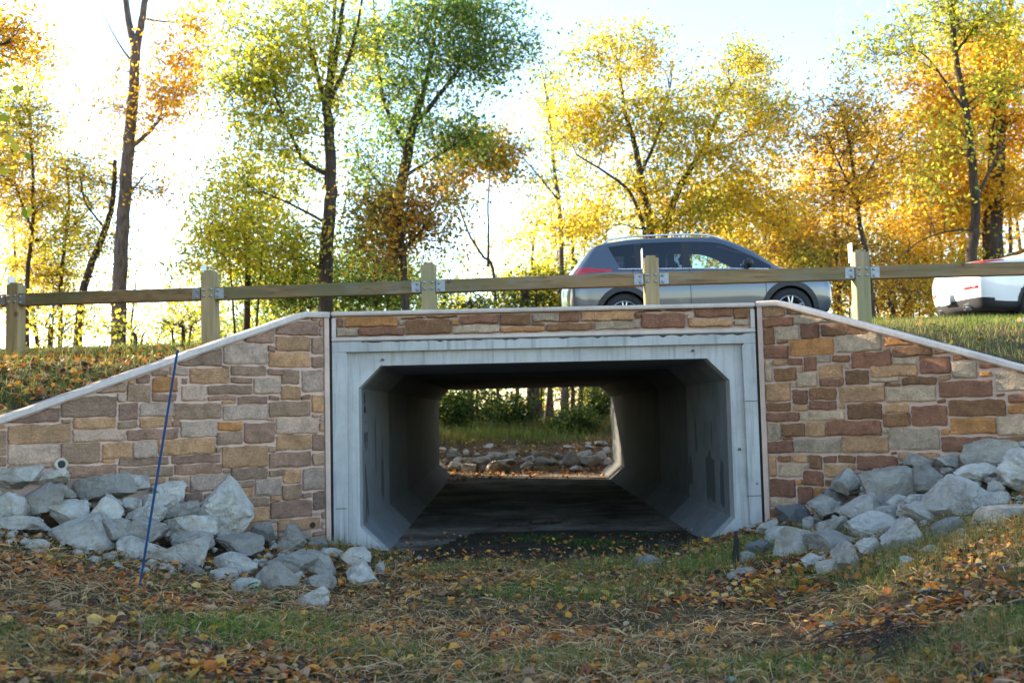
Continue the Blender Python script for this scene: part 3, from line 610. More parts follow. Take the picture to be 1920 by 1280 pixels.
for (y, z0, z1, wd) in ((11.7, .8, 1.5, .06), (12.3, .45, 1.0, .22), (12.35, 1.0, 1.3, .05), (13.6, .45, 1.2, .2)):
    n = 5; top = [(y + wd * (k / n - .5), z1 - rr.uniform(0, .18)) for k in range(n + 1)]
    bot = [(y + wd * (.5 - k / n), z0 + rr.uniform(0, .1)) for k in range(n + 1)]
    stain(top + bot, -1, 'damp_stain')

# ---------------------------------------------------------------- stone faced walls
def vnoise(rng):
    ph = [(rng.uniform(-1, 1) * f, rng.uniform(-1, 1) * f, rng.uniform(0, 6.3), 1 / f ** .55) for f in (18, 30, 48, 75, 110) for _ in range(2)]
    return lambda x, y: sum(a * math.sin(p * x + q * y + r) for p, q, r, a in ph) * .9

def stone_piece(parent, code, s0, s1, z0, z1, top, fn, rng, k):
    """one cast stone: rounded edge, uneven outline, riven face; top(s) limits its upper edge"""
    nx = max(5, min(14, int((s1 - s0) / .035) + 3)); nz = max(5, min(8, int((z1 - z0) / .03) + 3))
    prof = [0, .10, .5, .9, 1.0]
    us = [0, .012 / max(.04, s1 - s0)] ; 
    def spread(n, L):
        e = min(.22, .007 / L); return [0, e * .45, e * 1.3] + [e * 1.3 + (1 - 2.6 * e) * i / (n - 1) for i in range(1, n - 1)] + [1 - e * 1.3, 1 - e * .45, 1]
    U, W = spread(nx, s1 - s0), spread(nz, z1 - z0)
    nf = vnoise(rng); w1, w2 = rng.uniform(0, 6), rng.uniform(0, 6); depth = rng.uniform(.022, .036)
    tilt, tilt2 = rng.uniform(-.010, .010), rng.uniform(-.010, .010)
    ck = [rng.uniform(.4, 1.6) for _ in range(4)]
    V = []
    for i, u in enumerate(U):
        for j, t in enumerate(W):
            s = s0 + (s1 - s0) * u; zt = z1
            if top: zt = min(z1, top(s))
            zt = max(zt, z0 + .004)
            ez = .005 * math.sin(s * 22 + w1) + .003 * math.sin(s * 61 + w2); es = .004 * math.sin((z0 + t) * 30 + w2)
            z = z0 + (zt - z0) * t + ez * (1 if t > .5 else .8); s += es * (1 if u > .5 else -1)
            # cut corners
            c = ck[(u > .5) * 2 + (t > .5)]
            du, dt = min(u, 1 - u) * (s1 - s0), min(t, 1 - t) * (zt - z0)
            r = .009 * c
            if du < r and dt < r:
                f = (r - du) * (r - dt) / r
                s += f * .6 * (1 if u < .5 else -1); z += f * .6 * (1 if t < .5 else -1)
            e = min(1, min(du, dt) / .007); d = depth * math.sqrt(max(0, 1 - (1 - e) ** 2))
            if e >= .99: d += .0062 * nf(s, z) + tilt * (u - .5) + tilt2 * (t - .5)
            V.append(fn(s, d - .002, z))
    n, m = len(U), len(W); idx = np.arange(n * m).reshape(n, m)
    Fq = np.stack([idx[:-1, :-1], idx[1:, :-1], idx[1:, 1:], idx[:-1, 1:]], -1).reshape(-1, 4)
    me = np_mesh('stone', V, Fq)
    return link('stone', me, STONE[code], parent, smooth=4)

def parse(t): return [(float(a), float(b), float(c), float(d), e) for a, b, c, d, e in (r.split(',') for r in t.split(';'))]

def filler(s_from, s_to, z_lo, cope, codes, rng):
    out = []; z = z_lo
    while z < cope(s_from):
        h = rng.choice((.09, .12, .15, .17)); s = s_from + rng.uniform(0, .08)
        while s < s_to:
            L = rng.uniform(.14, .48)
            if cope(s + .02) > z + .05: out.append((s, min(s + L, s_to), z, z + h - .014, rng.choice(codes)))
            s += L + .014
        z += h
    return out

def wing(side):
    p0, d = (PL, DL) if side < 0 else (PR, DR); sg = 1 if side < 0 else -1
    cope = cope_l if side < 0 else cope_r; S_END = 4.6
    no = (-d[1] * sg, d[0] * sg)
    root = empty('wing_wall', (p0[0], p0[1], 0),
                 'left flared retaining wall faced in grey, tan and purple-brown cast stone with sloping coping' if side < 0 else
                 'right flared retaining wall faced in warm brown, gold and cream cast stone with sloping coping', 'wall')
    def fn(s, out, z): return (d[0] * s + no[0] * out, d[1] * s + no[1] * out, z)
    # core with the mortar face
    brk = .226 if side < 0 else .188
    ss = [-.0, brk] + list(np.linspace(brk + .3, S_END, 14))
    V, fs = [], []
    for s in ss:
        zt = cope(s) - .055
        V += [fn(s, 0, -.3), fn(s, 0, zt), fn(s, -.30, zt), fn(s, -.30, -.3)]
    for i in range(len(ss) - 1):
        a, b = 4 * i, 4 * i + 4
        fs += [(a, b, b + 1, a + 1), (a + 1, b + 1, b + 2, a + 2), (a + 2, b + 2, b + 3, a + 3)]
    fs += [(0, 1, 2, 3), (4 * len(ss) - 1, 4 * len(ss) - 2, 4 * len(ss) - 3, 4 * len(ss) - 4)]
    MB().add(V, fs).build('wall_core', M_MORT, root)
    # plain margin beside the joint
    MB().add([fn(s, o, z) for s in (-.0, .05) for o in (0.002, .036) for z in (-.3, cope(0) - .06)],
             [(0, 1, 3, 2), (4, 6, 7, 5), (2, 3, 7, 6), (0, 4, 5, 1), (1, 5, 7, 3)]).build('edge_margin', M_MORT, root)
    # coping: rounded front lip
    prof = [(-.33, -.058), (-.33, -.012), (-.315, 0), (.045, 0), (.058, -.012), (.058, -.046), (.048, -.058)]
    V, fs = [], []; n = len(prof); rg = random.Random(3)
    ss2 = [-.0, brk - .03, brk + .03] + list(np.linspace(brk + .12, S_END + .03, 40))
    for s in ss2:
        jz = rg.uniform(-.0015, .0015); zc = cope(s) if abs(s - brk) > .04 else (cope(s) - .004)
        V += [fn(s, o, zc + z + jz) for o, z in prof]
    for i in range(len(ss2) - 1):
        for k in range(n):
            q = (k + 1) % n; fs.append((i * n + k, i * n + q, (i + 1) * n + q, (i + 1) * n + k))
    fs += [tuple(range(n)), tuple((len(ss2) - 1) * n + k for k in range(n))]
    MB().add(V, fs).build('coping', M_COPE, root, smooth=.7)
    # the stones
    rng = random.Random(11 if side < 0 else 12)
    lst = parse(LEFT if side < 0 else RIGHT); lim = 2.98 if side < 0 else 9
    lst = [(a, b + (.22 if b > lim else 0), c, e, k) for a, b, c, e, k in lst]
    lst += filler(3.24 if side < 0 else 2.94, S_END - .03, .55, cope, 'gtdpk' if side < 0 else 'wtbro', rng)
    lst += filler(.06, S_END - .1, -.12, lambda s: (pl(s, ZTL) if side < 0 else pl(s, ZTR)) - .12, 'gtdpk' if side < 0 else 'wtbro', rng)
    top = lambda s: cope(s) - .072
    for i, (s0, s1, z0, z1, k) in enumerate(lst):
        s0 = max(s0, .056)
        if s1 - s0 < .02 or z1 - z0 < .01: continue
        stone_piece(root, k, s0, s1, z0, z1, top, fn, rng, i)
    # drain outlets
    def hole(s, z, r, collar):
        c = Vector(fn(s, .03, z)); nrm = Vector((no[0], no[1], 0)); tx = Vector((d[0], d[1], 0))
        def ring(rad, off, wob=0): return [c + tx * math.cos(a) * (rad + wob * rng.uniform(-1, 1)) + Vector((0, 0, 1)) * math.sin(a) * (rad + wob * rng.uniform(-1, 1)) + nrm * off
                                           for a in [2 * math.pi * k / 18 for k in range(18)]]
        def loft(rs): return MB().add([p for R_ in rs for p in R_], [(i * 18 + k, i * 18 + (k + 1) % 18, (i + 1) * 18 + (k + 1) % 18, (i + 1) * 18 + k) for i in range(len(rs) - 1) for k in range(18)])
        m = loft([ring(r * .95, .0125), ring(r * .5, .0135), ring(.001, .0135)]); m.build('drain_hole', M_SEAL, root)
        if collar: loft([ring(r * 1.5, .006, .006), ring(r * 1.35, .022, .004), ring(r * .95, .024, .008), ring(r * .85, .012)]).build('drain_collar', M_COLLAR, root, smooth=4)
    if side < 0: hole(2.528, 1.119, .038, True); hole(.202, .414, .030, False)
M_COLLAR = concrete('pipe_collar_plaster', (.55, .47, .36), .3)
wing(-1); wing(1)

# parapet beam over the opening
par = empty('parapet_panel', (cx, HY, 2.22), 'long parapet beam with framed strip of brown, gold and cream stones above the tunnel', 'parapet')
pf = lambda s, out, z: (s - cx, -out, z - 2.22)
b = MB(); b.box((0, .17, .1455), (BX1 - BX0, .30, .281)); b.build('beam', M_MORT, par)
b = MB()
b.box((0, -.006, .026), (BX1 - BX0, .05, .036), bev=.004); b.build('frame_strip', M_COPE, par)
for xx in (BX0 + .022, BX1 - .022):
    b = MB(); b.box((xx - cx, -.004, .143), (.043, .045, .196), bev=.004); b.build('frame_strip', M_COPE, par)
b = MB(); b.box((0, .135, .2825), (BX1 - BX0 + .004, .40, .042), bev=.010); b.build('coping', M_COPE, par)
rng = random.Random(21)
for i, (s0, s1, z0, z1, k) in enumerate(parse(PARA)):
    stone_piece(par, k, s0, s1, z0, min(z1, 2.475), None, pf, rng, i)
# grime line under the parapet
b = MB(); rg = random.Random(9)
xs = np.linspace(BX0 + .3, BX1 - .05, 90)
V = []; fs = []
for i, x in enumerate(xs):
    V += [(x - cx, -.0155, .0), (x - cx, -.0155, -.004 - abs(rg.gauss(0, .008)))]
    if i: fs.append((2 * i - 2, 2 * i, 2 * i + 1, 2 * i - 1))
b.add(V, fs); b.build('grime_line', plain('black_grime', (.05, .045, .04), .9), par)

# far portal: plain headwall slab and two wings closing the embankment
far = empty('far_headwall', (cx, FAR, 0), 'plain concrete headwall at the far mouth of the tunnel', 'wall')
for x0, x1, z0, z1 in ((-6, BX0 - .02, -.2, 2.5), (BX1 + .02, 6.8, -.2, 2.5), (BX0, BX1, 2.23, 2.5)):
    b = MB(); b.box(((x0 + x1) / 2 - cx, .0, (z0 + z1) / 2), (x1 - x0, .22, z1 - z0), bev=.01); b.build('wall_slab', M_CONC, far)

# ================================================================ timber guard rail
POSTS = [(-8.4, 13.1), (-5.799, 12.158), (-3.317, 11.531), (-.831, 11.28), (1.596, 11.122), (3.864, 11.064), (6.2, 11.07), (8.6, 11.15)]
RTOP = [3.02, 3.00, 2.945, 2.94, 2.95, 2.96, 2.975, 2.99]
fence = empty('timber_guard_rail', (POSTS[3][0], POSTS[3][1], 2.3), 'weathered timber guard rail of square posts and single rails with galvanised brackets above the walls', 'guard rail')
fo = Vector(fence.location); PW = .158
rg = random.Random(2)
bolt = MB().lathe([(.0, -.016), (.012, -.014), (.017, -.006), (.019, 0), (.019, .004)], (0, 0, 0), 'y', 10).mesh('bolt'); bolt.materials.append(M_GALV)
bolt.polygons.foreach_set('use_smooth', np.ones(len(bolt.polygons), bool))
for i, (x, y) in enumerate(POSTS):
    zt = 3.137 + rg.uniform(-.004, .004); zb = (ground_z(x, y) - .3) if not -2 < x < 2.6 else 2.26
    a = POSTS[max(0, i - 1)]; c = POSTS[min(len(POSTS) - 1, i + 1)]
    ang = math.atan2(c[1] - a[1], c[0] - a[0]) * .6; R = Matrix.Rotation(ang + rg.uniform(-.02, .02), 3, 'Z')
    bm = bmesh.new(); bmesh.ops.create_cube(bm, size=1)
    for v in bm.verts: v.co = Vector((v.co.x * PW, v.co.y * PW, zt if v.co.z > 0 else zb))
    bmesh.ops.bevel(bm, geom=[e for e in bm.edges if abs(e.verts[0].co.z - e.verts[1].co.z) < .01 and e.verts[0].co.z > 2], offset=.028, segments=2, affect='EDGES')
    bmesh.ops.bevel(bm, geom=[e for e in bm.edges if abs(e.verts[0].co.z - e.verts[1].co.z) > .3], offset=.008, segments=1, affect='EDGES')
    lean = rg.uniform(-.006, .006)
    for v in bm.verts: v.co = R @ v.co + Vector((lean * (v.co.z - zb), 0, 0)) + Vector((x, y, 0)) - fo
    me = bpy.data.meshes.new('post'); bm.to_mesh(me); bm.free()
    po = link('post', me, M_POST, fence)
    # reflective strip on the face that meets the traffic
    b = MB(); b.box(R @ Vector((-PW / 2 - .006, .035, 0)) + Vector((x, y, zt - .02)) - fo, (.008, .12, .21), R, .001)
    b.build('reflector_strip', M_REFL, po)
    zr = RTOP[i] - .072
    for dx in (-.042, .042):
        for dz in (-.038, .034):
            o = link('bolt', bolt, None, po); p = R @ Vector((dx, -PW / 2, 0)); o.location = p + Vector((x, y, zr + dz + .012)) - fo
            o.rotation_euler = (0, 0, ang)
RH = .142
for i in range(len(POSTS) - 1):
    (x0, y0), (x1, y1) = POSTS[i], POSTS[i + 1]; A = Vector((x0, y0, RTOP[i] - RH / 2)); B = Vector((x1, y1, RTOP[i + 1] - RH / 2))
    u = (B - A).normalized(); A2 = A + u * (PW / 2 + .006); B2 = B - u * (PW / 2 + .006)
    n = Vector((-u.y, u.x, 0)).normalized(); V, fs = [], []; N = 12; sag = rg.uniform(-.006, .004)
    c = [(-.055, -.5), (.055, -.5), (.055, .5), (-.055, .5)]
    for k in range(N + 1):
        t = k / N; p = A2.lerp(B2, t) + Vector((0, 0, sag * math.sin(math.pi * t) + rg.uniform(-.001, .001)))
        for off, h in ((-.048, -.5), (-.055, -.46), (-.055, .46), (-.048, .5), (.055, .5), (.055, -.5)):
            V.append(p + n * (off - .012) + Vector((0, 0, h * RH)) - fo)
    for k in range(N):
        for q in range(6): w_ = (q + 1) % 6; fs.append((k * 6 + q, k * 6 + w_, (k + 1) * 6 + w_, (k + 1) * 6 + q))
    fs += [tuple(range(6)), tuple(N * 6 + q for q in range(6))]
    MB().add(V, fs).build('rail', M_RAIL, fence)
    ang = math.atan2(u.y, u.x); R = Matrix.Rotation(ang, 3, 'Z')
    for end, sgn in ((A2, 1), (B2, -1)):
        ctr = end + u * sgn * .05 - n * .0705
        b = MB(); b.box(ctr - fo, (.100, .005, .118), R, .0015); br = b.build('bracket', M_GALV, fence)
        for dz in (-.034, .034):
            o = link('bolt', bolt, None, br); o.location = end + u * sgn * .035 - n * .0725 + Vector((0, 0, dz)) - fo; o.rotation_euler = (0, 0, ang)

# ================================================================ riprap
from mathutils import noise as mnoise
def rock_mesh(rng, w, d, h, kind, sub=4):
    bm = bmesh.new(); bmesh.ops.create_icosphere(bm, subdivisions=sub, radius=1)
    cuts = 11 if kind != 'slab' else 7; planes = []
    for _ in range(cuts):
        v = Vector((rng.gauss(0, 1), rng.gauss(0, 1), rng.gauss(0, 1))).normalized(); planes.append((v, rng.uniform(.42, .74)))
    if kind == 'slab': planes += [(Vector((rng.gauss(0, .1), rng.gauss(0, .1), 1)).normalized(), .55), (Vector((0, 0, -1)), .55)]
    if kind in ('tall', 'p'): planes += [(Vector((sx, rng.uniform(-.3, .3), .62)).normalized(), .42) for sx in (-1, 1)]
    planes += [(Vector((rng.uniform(-.3, .3), -1, rng.uniform(-.1, .6))).normalized(), .55)]
    for v in bm.verts:
        c = v.co.copy()
        for _ in range(2):
            for n, k in planes:
                q = c.dot(n)
                if q > k: c -= n * (q - k)
        v.co = c
    xs = [v.co.x for v in bm.verts]; ys = [v.co.y for v in bm.verts]; zs = [v.co.z for v in bm.verts]
    ex, ey, ez = max(xs) - min(xs), max(ys) - min(ys), max(zs) - min(zs)
    mx, my, mz = (max(xs) + min(xs)) / 2, (max(ys) + min(ys)) / 2, (max(zs) + min(zs)) / 2
    sd = Vector((rng.uniform(-50, 50), rng.uniform(-50, 50), rng.uniform(-50, 50)))
    bd = Vector((rng.gauss(0, .5), rng.gauss(0, .5), 1)).normalized(); bed = rng.choice((0, .25, .45)) if kind != 'slab' else .5
    for v in bm.verts:
        c = v.co.copy(); nd = c.normalized()
        f = .055 * mnoise.fractal(c * 1.7 + sd, 1.0, 2.1, 3) + .045 * mnoise.fractal(c * 5.5 + sd, .9, 2.2, 4) - .05 * abs(mnoise.noise(c * 3.2 - sd))
        c += nd * f
        pj = c.dot(bd) * 4.5 + .5 * mnoise.noise(c * 2 + sd); st_ = (math.floor(pj) + sm(.30, .70, pj - math.floor(pj)) + .0) - pj
        lat = c - bd * c.dot(bd); c += lat * (.10 * bed * mnoise.noise(Vector((math.floor(pj) * 3.1, 0, 0)) + sd)) + bd * st_ * .05 * bed
        v.co = Vector(((c.x - mx) / ex * w, (c.y - my) / ey * d, (c.z - mz) / ez * h))
    me = bpy.data.meshes.new('rock'); bm.to_mesh(me); bm.free()
    return me

ORD = ['first', 'second', 'third', 'fourth', 'fifth', 'sixth', 'seventh', 'eighth', 'ninth', 'tenth', 'eleventh', 'twelfth', 'thirteenth', 'fourteenth', 'fifteenth']
def pile_of(txt, where, group, seed, rows, special=None, drop=.0):
    rng = random.Random(seed); items = []
    for r in txt.split(';'):
        x, y, z, w_, h, k = r.split(','); items.append([float(x), float(y), float(z), float(w_), float(h), k])
    names = {}
    depth = sorted(range(len(items)), key=lambda i: -(items[i][2] + .02 * items[i][1]))
    n = len(items); per = math.ceil(n / len(rows))
    for ri, rn in enumerate(rows):
        ids = sorted(depth[ri * per:(ri + 1) * per], key=lambda i: items[i][0] / items[i][1])
        for q, i in enumerate(ids): names[i] = (rn, ORD[q])
    for i, (x, y, z, w_, h, k) in enumerate(items):
        kk = {'k': 'b'}.get(k, k); W, Hh = (w_ * 1.05, h * 1.12) if y < 15 else (w_ * 1.2, h * 1.35); D = (W + Hh) * .5 * rng.uniform(.9, 1.2)
        me = rock_mesh(rng, W, D, Hh, kk, 4 if y < 15 else 3)
        o = link('riprap_rock', me, M_ROCKD if k == 'k' else M_ROCK, smooth=.38)
        o.location = (x, y, z - drop); o.rotation_euler = (rng.uniform(-.12, .12), rng.uniform(-.14, .14), rng.uniform(-.35, .35))
        shape = {'slab': 'flat slab of', 'tall': 'tall pointed block of', 'p': 'peaked chunk of', 'b': 'angular chunk of', 'k': 'dark grey block of'}[k]
        rn, q = names[i]
        lab = (special or {}).get(i) or '%s limestone, %s from left in %s row of %s' % (shape, q, rn, where)
        tag(o, lab, 'rock', group)
pile_of(ROCKS_L, 'left rock pile', 'rocks piled against the left wall', 31, ['top', 'second', 'third', 'fourth', 'bottom'],
        {6: 'tall triangular pale boulder leaning against the left stone wall', 33: 'pale squarish rock lying foremost at the tip of the left pile',
         0: 'long flat bluish slab on top of the left pile below the drain outlet', 37: 'peaked rock with weeds beside the left foot of the tunnel'})
pile_of(ROCKS_R, 'right rock pile', 'rocks piled against the right wall', 32, ['top', 'second', 'third', 'fourth', 'bottom'],
        {19: 'dark grey cube-shaped rock against the right wall near the tunnel', 10: 'largest peaked pale boulder high in the right rock pile',
         38: 'low flat rock on the grass in front of the right tunnel foot'})
pile_of(ROCKS_F, 'rocks beyond tunnel', 'rocks seen through the tunnel', 33, ['back', 'second', 'third', 'front'])
rng = random.Random(77)
for (px, py, w_, h, lab) in ((1213, 1060, .27, .13, 'single pale wedge of rock lying alone on grass before the tunnel mouth'),
                             (763, 1046, .07, .05, 'small brown pebble on bare soil at the left of the tunnel mouth'),
                             (786, 1058, .06, .045, 'small white pebble on bare soil at the left of the tunnel mouth'),
                             (860, 967, .07, .03, 'tiny pale stone lying on the tunnel floor')):
    Y = 9.18 if px == 1213 else 9.9 if py > 1000 else 13.0
    p = at(px, py, Y); me = rock_mesh(rng, w_, w_ * .8, h, 'p' if px == 1213 else 'b')
    o = link('loose_stone' if px != 1213 else 'riprap_rock', me, M_ROCK, smooth=.5); o.location = (p.x, Y, ground_z(p.x, Y) + h * .3)
    tag(o, lab, 'rock')

# small broken chips and gravel lying in the gaps of the piles
chips = [rock_mesh(rng, 1, .9, .7, 'b', 1) for _ in range(6)]
V, Fq, nv = [], [], 0
rc = np.random.RandomState(6)
while nv < 150 * 42:
    x, y = rc.uniform(-4.6, 4.8), rc.uniform(6.6, 10.3)
    if y > wall_y(x) - .1: continue
    pz = pile(x, y); hb = h_base(x, y)
    if pz - hb < -.12 or (-1.3 < x < 2.0): continue
    me = chips[rc.randint(6)]; co = np.array([v.co for v in me.vertices]) * rc.uniform(.03, .11)
    a_ = rc.uniform(0, 6.28); R3 = np.array([[math.cos(a_), -math.sin(a_), 0], [math.sin(a_), math.cos(a_), 0], [0, 0, 1]])
    V.append(co @ R3.T + [x, y, max(hb + .02, pz - .03)]); Fq.append(np.array([p.vertices[:] for p in me.polygons]) + nv); nv += len(co)
tag(link('rock_chips', np_mesh('rock_chips', np.concatenate(V), np.concatenate(Fq)), M_ROCK), 'small broken chips of limestone between the larger rocks', 'gravel', kind='stuff')
for me in chips: bpy.data.meshes.remove(me)

# ================================================================ cars
def paint(name, c, metal, rough=.28):
    t = NT(name); t.col(c).set(rough=rough, metal=metal, coat=1.0, coatr=.04)
    return t.m
M_GREY = paint('grey_blue_metallic_paint', (.085, .105, .13), .4, .28)
M_WHITE = paint('white_paint', (.80, .80, .79), 0, .35)
M_GLASS = plain('dark_tinted_glass', (.012, .014, .017), .04, spec=.6)
def tint(name, c, k):
    t = NT(name); tr = t.n('ShaderNodeBsdfTransparent'); tr.inputs[0].default_value = (*c, 1); gl = t.n('ShaderNodeBsdfGlossy'); gl.inputs['Roughness'].default_value = .02
    fr = t.n('ShaderNodeFresnel'); fr.inputs[0].default_value = 1.5; mx = t.n('ShaderNodeMixShader')
    t.l(t.math('ADD', fr.outputs[0], k), mx.inputs[0]); t.l(tr.outputs[0], mx.inputs[1]); t.l(gl.outputs[0], mx.inputs[2]); t.l(mx.outputs[0], t.out.inputs[0]); return t.m
M_CLEAR = tint('clear_green_glass', (.62, .78, .74), .06)
M_PRIV = tint('privacy_glass', (.10, .12, .15), .05)
M_SEAT = plain('seat_fabric', (.035, .036, .04), .9)
M_TRIM = plain('black_plastic', (.02, .02, .021), .55)
M_TYRE = plain('tyre_rubber', (.018, .018, .018), .8)
M_ALLOY = plain('alloy_wheel', (.62, .63, .65), .3, .9)
M_CHROME = plain('bright_trim', (.78, .79, .80), .18, .95)
M_LAMP = plain('red_lamp_lens', (.45, .012, .02), .12, coat=1.0)
M_LAMPW = plain('clear_lamp_lens', (.65, .66, .68), .08, .3, coat=1.0)
M_DARK = plain('underbody_black', (.008, .008, .008), .9)
M_PLATE = plain('licence_plate', (.70, .74, .80), .5)

def crom(P, n):
    """Catmull-Rom along axis 0"""
    P = np.asarray(P, float); S = len(P); out = []
    for i in range(S - 1):
        p0, p1, p2, p3 = P[max(i - 1, 0)], P[i], P[i + 1], P[min(i + 2, S - 1)]
        if i == 0: p0 = 2 * p1 - p2
        if i == S - 2: p3 = 2 * p2 - p1
        for k in range(n):
            t = k / n; m1, m2 = (p2 - p0) * .42, (p3 - p1) * .42
            out.append((2 * t**3 - 3 * t**2 + 1) * p1 + (t**3 - 2 * t**2 + t) * m1 + (-2 * t**3 + 3 * t**2) * p2 + (t**3 - t**2) * m2)
    out.append(P[-1]); return np.array(out)

class Shell:
    def __init__(s, st, nu=10, nv=6):
        C = np.array([[(x, y, z) for x, y, z in zip(*r)] for r in st], float)
        A = crom(C, nu); s.D = crom(A.transpose(1, 0, 2), nv).transpose(1, 0, 2); s.nu, s.nv = nu, nv
        s.D[:, -1, 1] = 0; s.D[:, :, 1] = np.maximum(s.D[:, :, 1], 0)
    def p(s, u, v, off=0.0):
        a, b = u * s.nu, v * s.nv; i = int(min(max(a, 0), s.D.shape[0] - 1.001)); j = int(min(max(b, 0), s.D.shape[1] - 1.001))
        fa, fb = a - i, b - j; D = s.D
        q = (D[i, j] * (1 - fa) * (1 - fb) + D[i + 1, j] * fa * (1 - fb) + D[i, j + 1] * (1 - fa) * fb + D[i + 1, j + 1] * fa * fb)
        if off:
            n = np.cross(D[i + 1, j] - D[i, j], D[i, j + 1] - D[i, j]); L = np.linalg.norm(n)
            if L > 1e-9: q = q + (n / L) * off * s.sgn(i, j, n)
        return q
    def sgn(s, i, j, n):
        c = s.D[i, j] - np.array([s.D[i, j][0] * .6, 0, .7]); return 1 if np.dot(n, c) >= 0 else -1
    def y_at(s, x, z):
        m = s.D[:, :s.nv * 5 + 1]; k = np.argmin((m[..., 0] - x) ** 2 + (m[..., 2] - z) ** 2); return m[..., 1].ravel()[k]
    def cells(s, cls):
        g = {}
        for i in range(s.D.shape[0] - 1):
            for j in range(s.D.shape[1] - 1):
                c = (s.D[i, j] + s.D[i + 1, j + 1]) / 2; k = cls((i + .5) / s.nu, (j + .5) / s.nv, c)
                if k: g.setdefault(k, []).append((i, j))
        return g
    def part(s, cells, sides):
        V, fs, mp = [], [], {}
        for sd in sides:
            for i, j in cells:
                f = []
                for a, b in ((i, j), (i + 1, j), (i + 1, j + 1), (i, j + 1)):
                    k = (sd if s.D[a, b, 1] > 1e-6 else 0, a, b)
                    if k not in mp:
                        mp[k] = len(V); q = s.D[a, b]; V.append((q[0], q[1] * sd, q[2]))
                    if mp[k] not in f: f.append(mp[k])
                if len(f) > 2: fs.append(f if sd < 0 else f[::-1])
        return MB().add(V, fs)
    def sheet(s, u0, u1, v0, v1, off, sd, nu=14, nv=5):
        """a raised panel lying on the shell; v0, v1 functions of t in 0..1"""
        V, fs = [], []
        for a in range(nu + 1):
            t = a / nu; u = u0 + (u1 - u0) * t; lo, hi = v0(t), v1(t)
            for b in range(nv + 1):
                e = off * (1 if 0 < b < nv and 0 < a < nu else .1)
                q = s.p(u, lo + (hi - lo) * b / nv, e); V.append((q[0], q[1] * sd, q[2]))
        for a in range(nu):
            for b in range(nv): k = a * (nv + 1) + b; fs.append((k, k + nv + 1, k + nv + 2, k + 1))
        return MB().add(V, fs)
    def line(s, pts, off, r, sd, n=6):
        return [(q[0], q[1] * sd, q[2]) for q in (s.p(u, v, off) for u, v in pts)]

def wheel(parent, x, y, sd, R, rim, spokes):
    wz = R
    b = MB(); b.lathe([(rim, .0), (rim + .01, -.005), (R - .05, -.012), (R - .012, .012), (R, .04), (R, .17), (R - .012, .20), (rim, .21)], (0, 0, 0), 'y', 40)
    if sd > 0: b.v = [(v[0], -v[1], v[2]) for v in b.v]
    wo = empty('wheel', (x, y, wz)); wo.parent = parent
    b.build('tyre', M_TYRE, wo, smooth=.7)
    b = MB(); b.lathe([(rim, .004), (rim - .012, -.004), (rim - .022, .004), (rim - .03, .06), (rim - .04, .12)], (0, 0, 0), 'y', 40)
    b.lathe([(.0, .0), (.045, .002), (.055, .02), (.06, .06)], (0, 0, 0), 'y', 20)
    for k in range(spokes):
        for dth in (-.11, .11):
            th = 2 * math.pi * k / spokes + dth + .3; c, s_ = math.cos(th), math.sin(th); th2 = 2 * math.pi * k / spokes + dth * 1.5 + .3
            b.tube([(c * .05, .022, s_ * .05), (math.cos(th2) * (rim - .02), .012, math.sin(th2) * (rim - .02))], [.017, .014], 6)
    if sd > 0: b.v = [(v[0], -v[1], v[2]) for v in b.v]
    b.build('rim', M_ALLOY, wo, smooth=.7)
    b = MB(); b.lathe([(.0, .10), (rim - .015, .10)], (0, 0, 0), 'y', 24)
    if sd > 0: b.v = [(v[0], -v[1], v[2]) for v in b.v]
    b.build('brake_disc', M_DARK, wo)

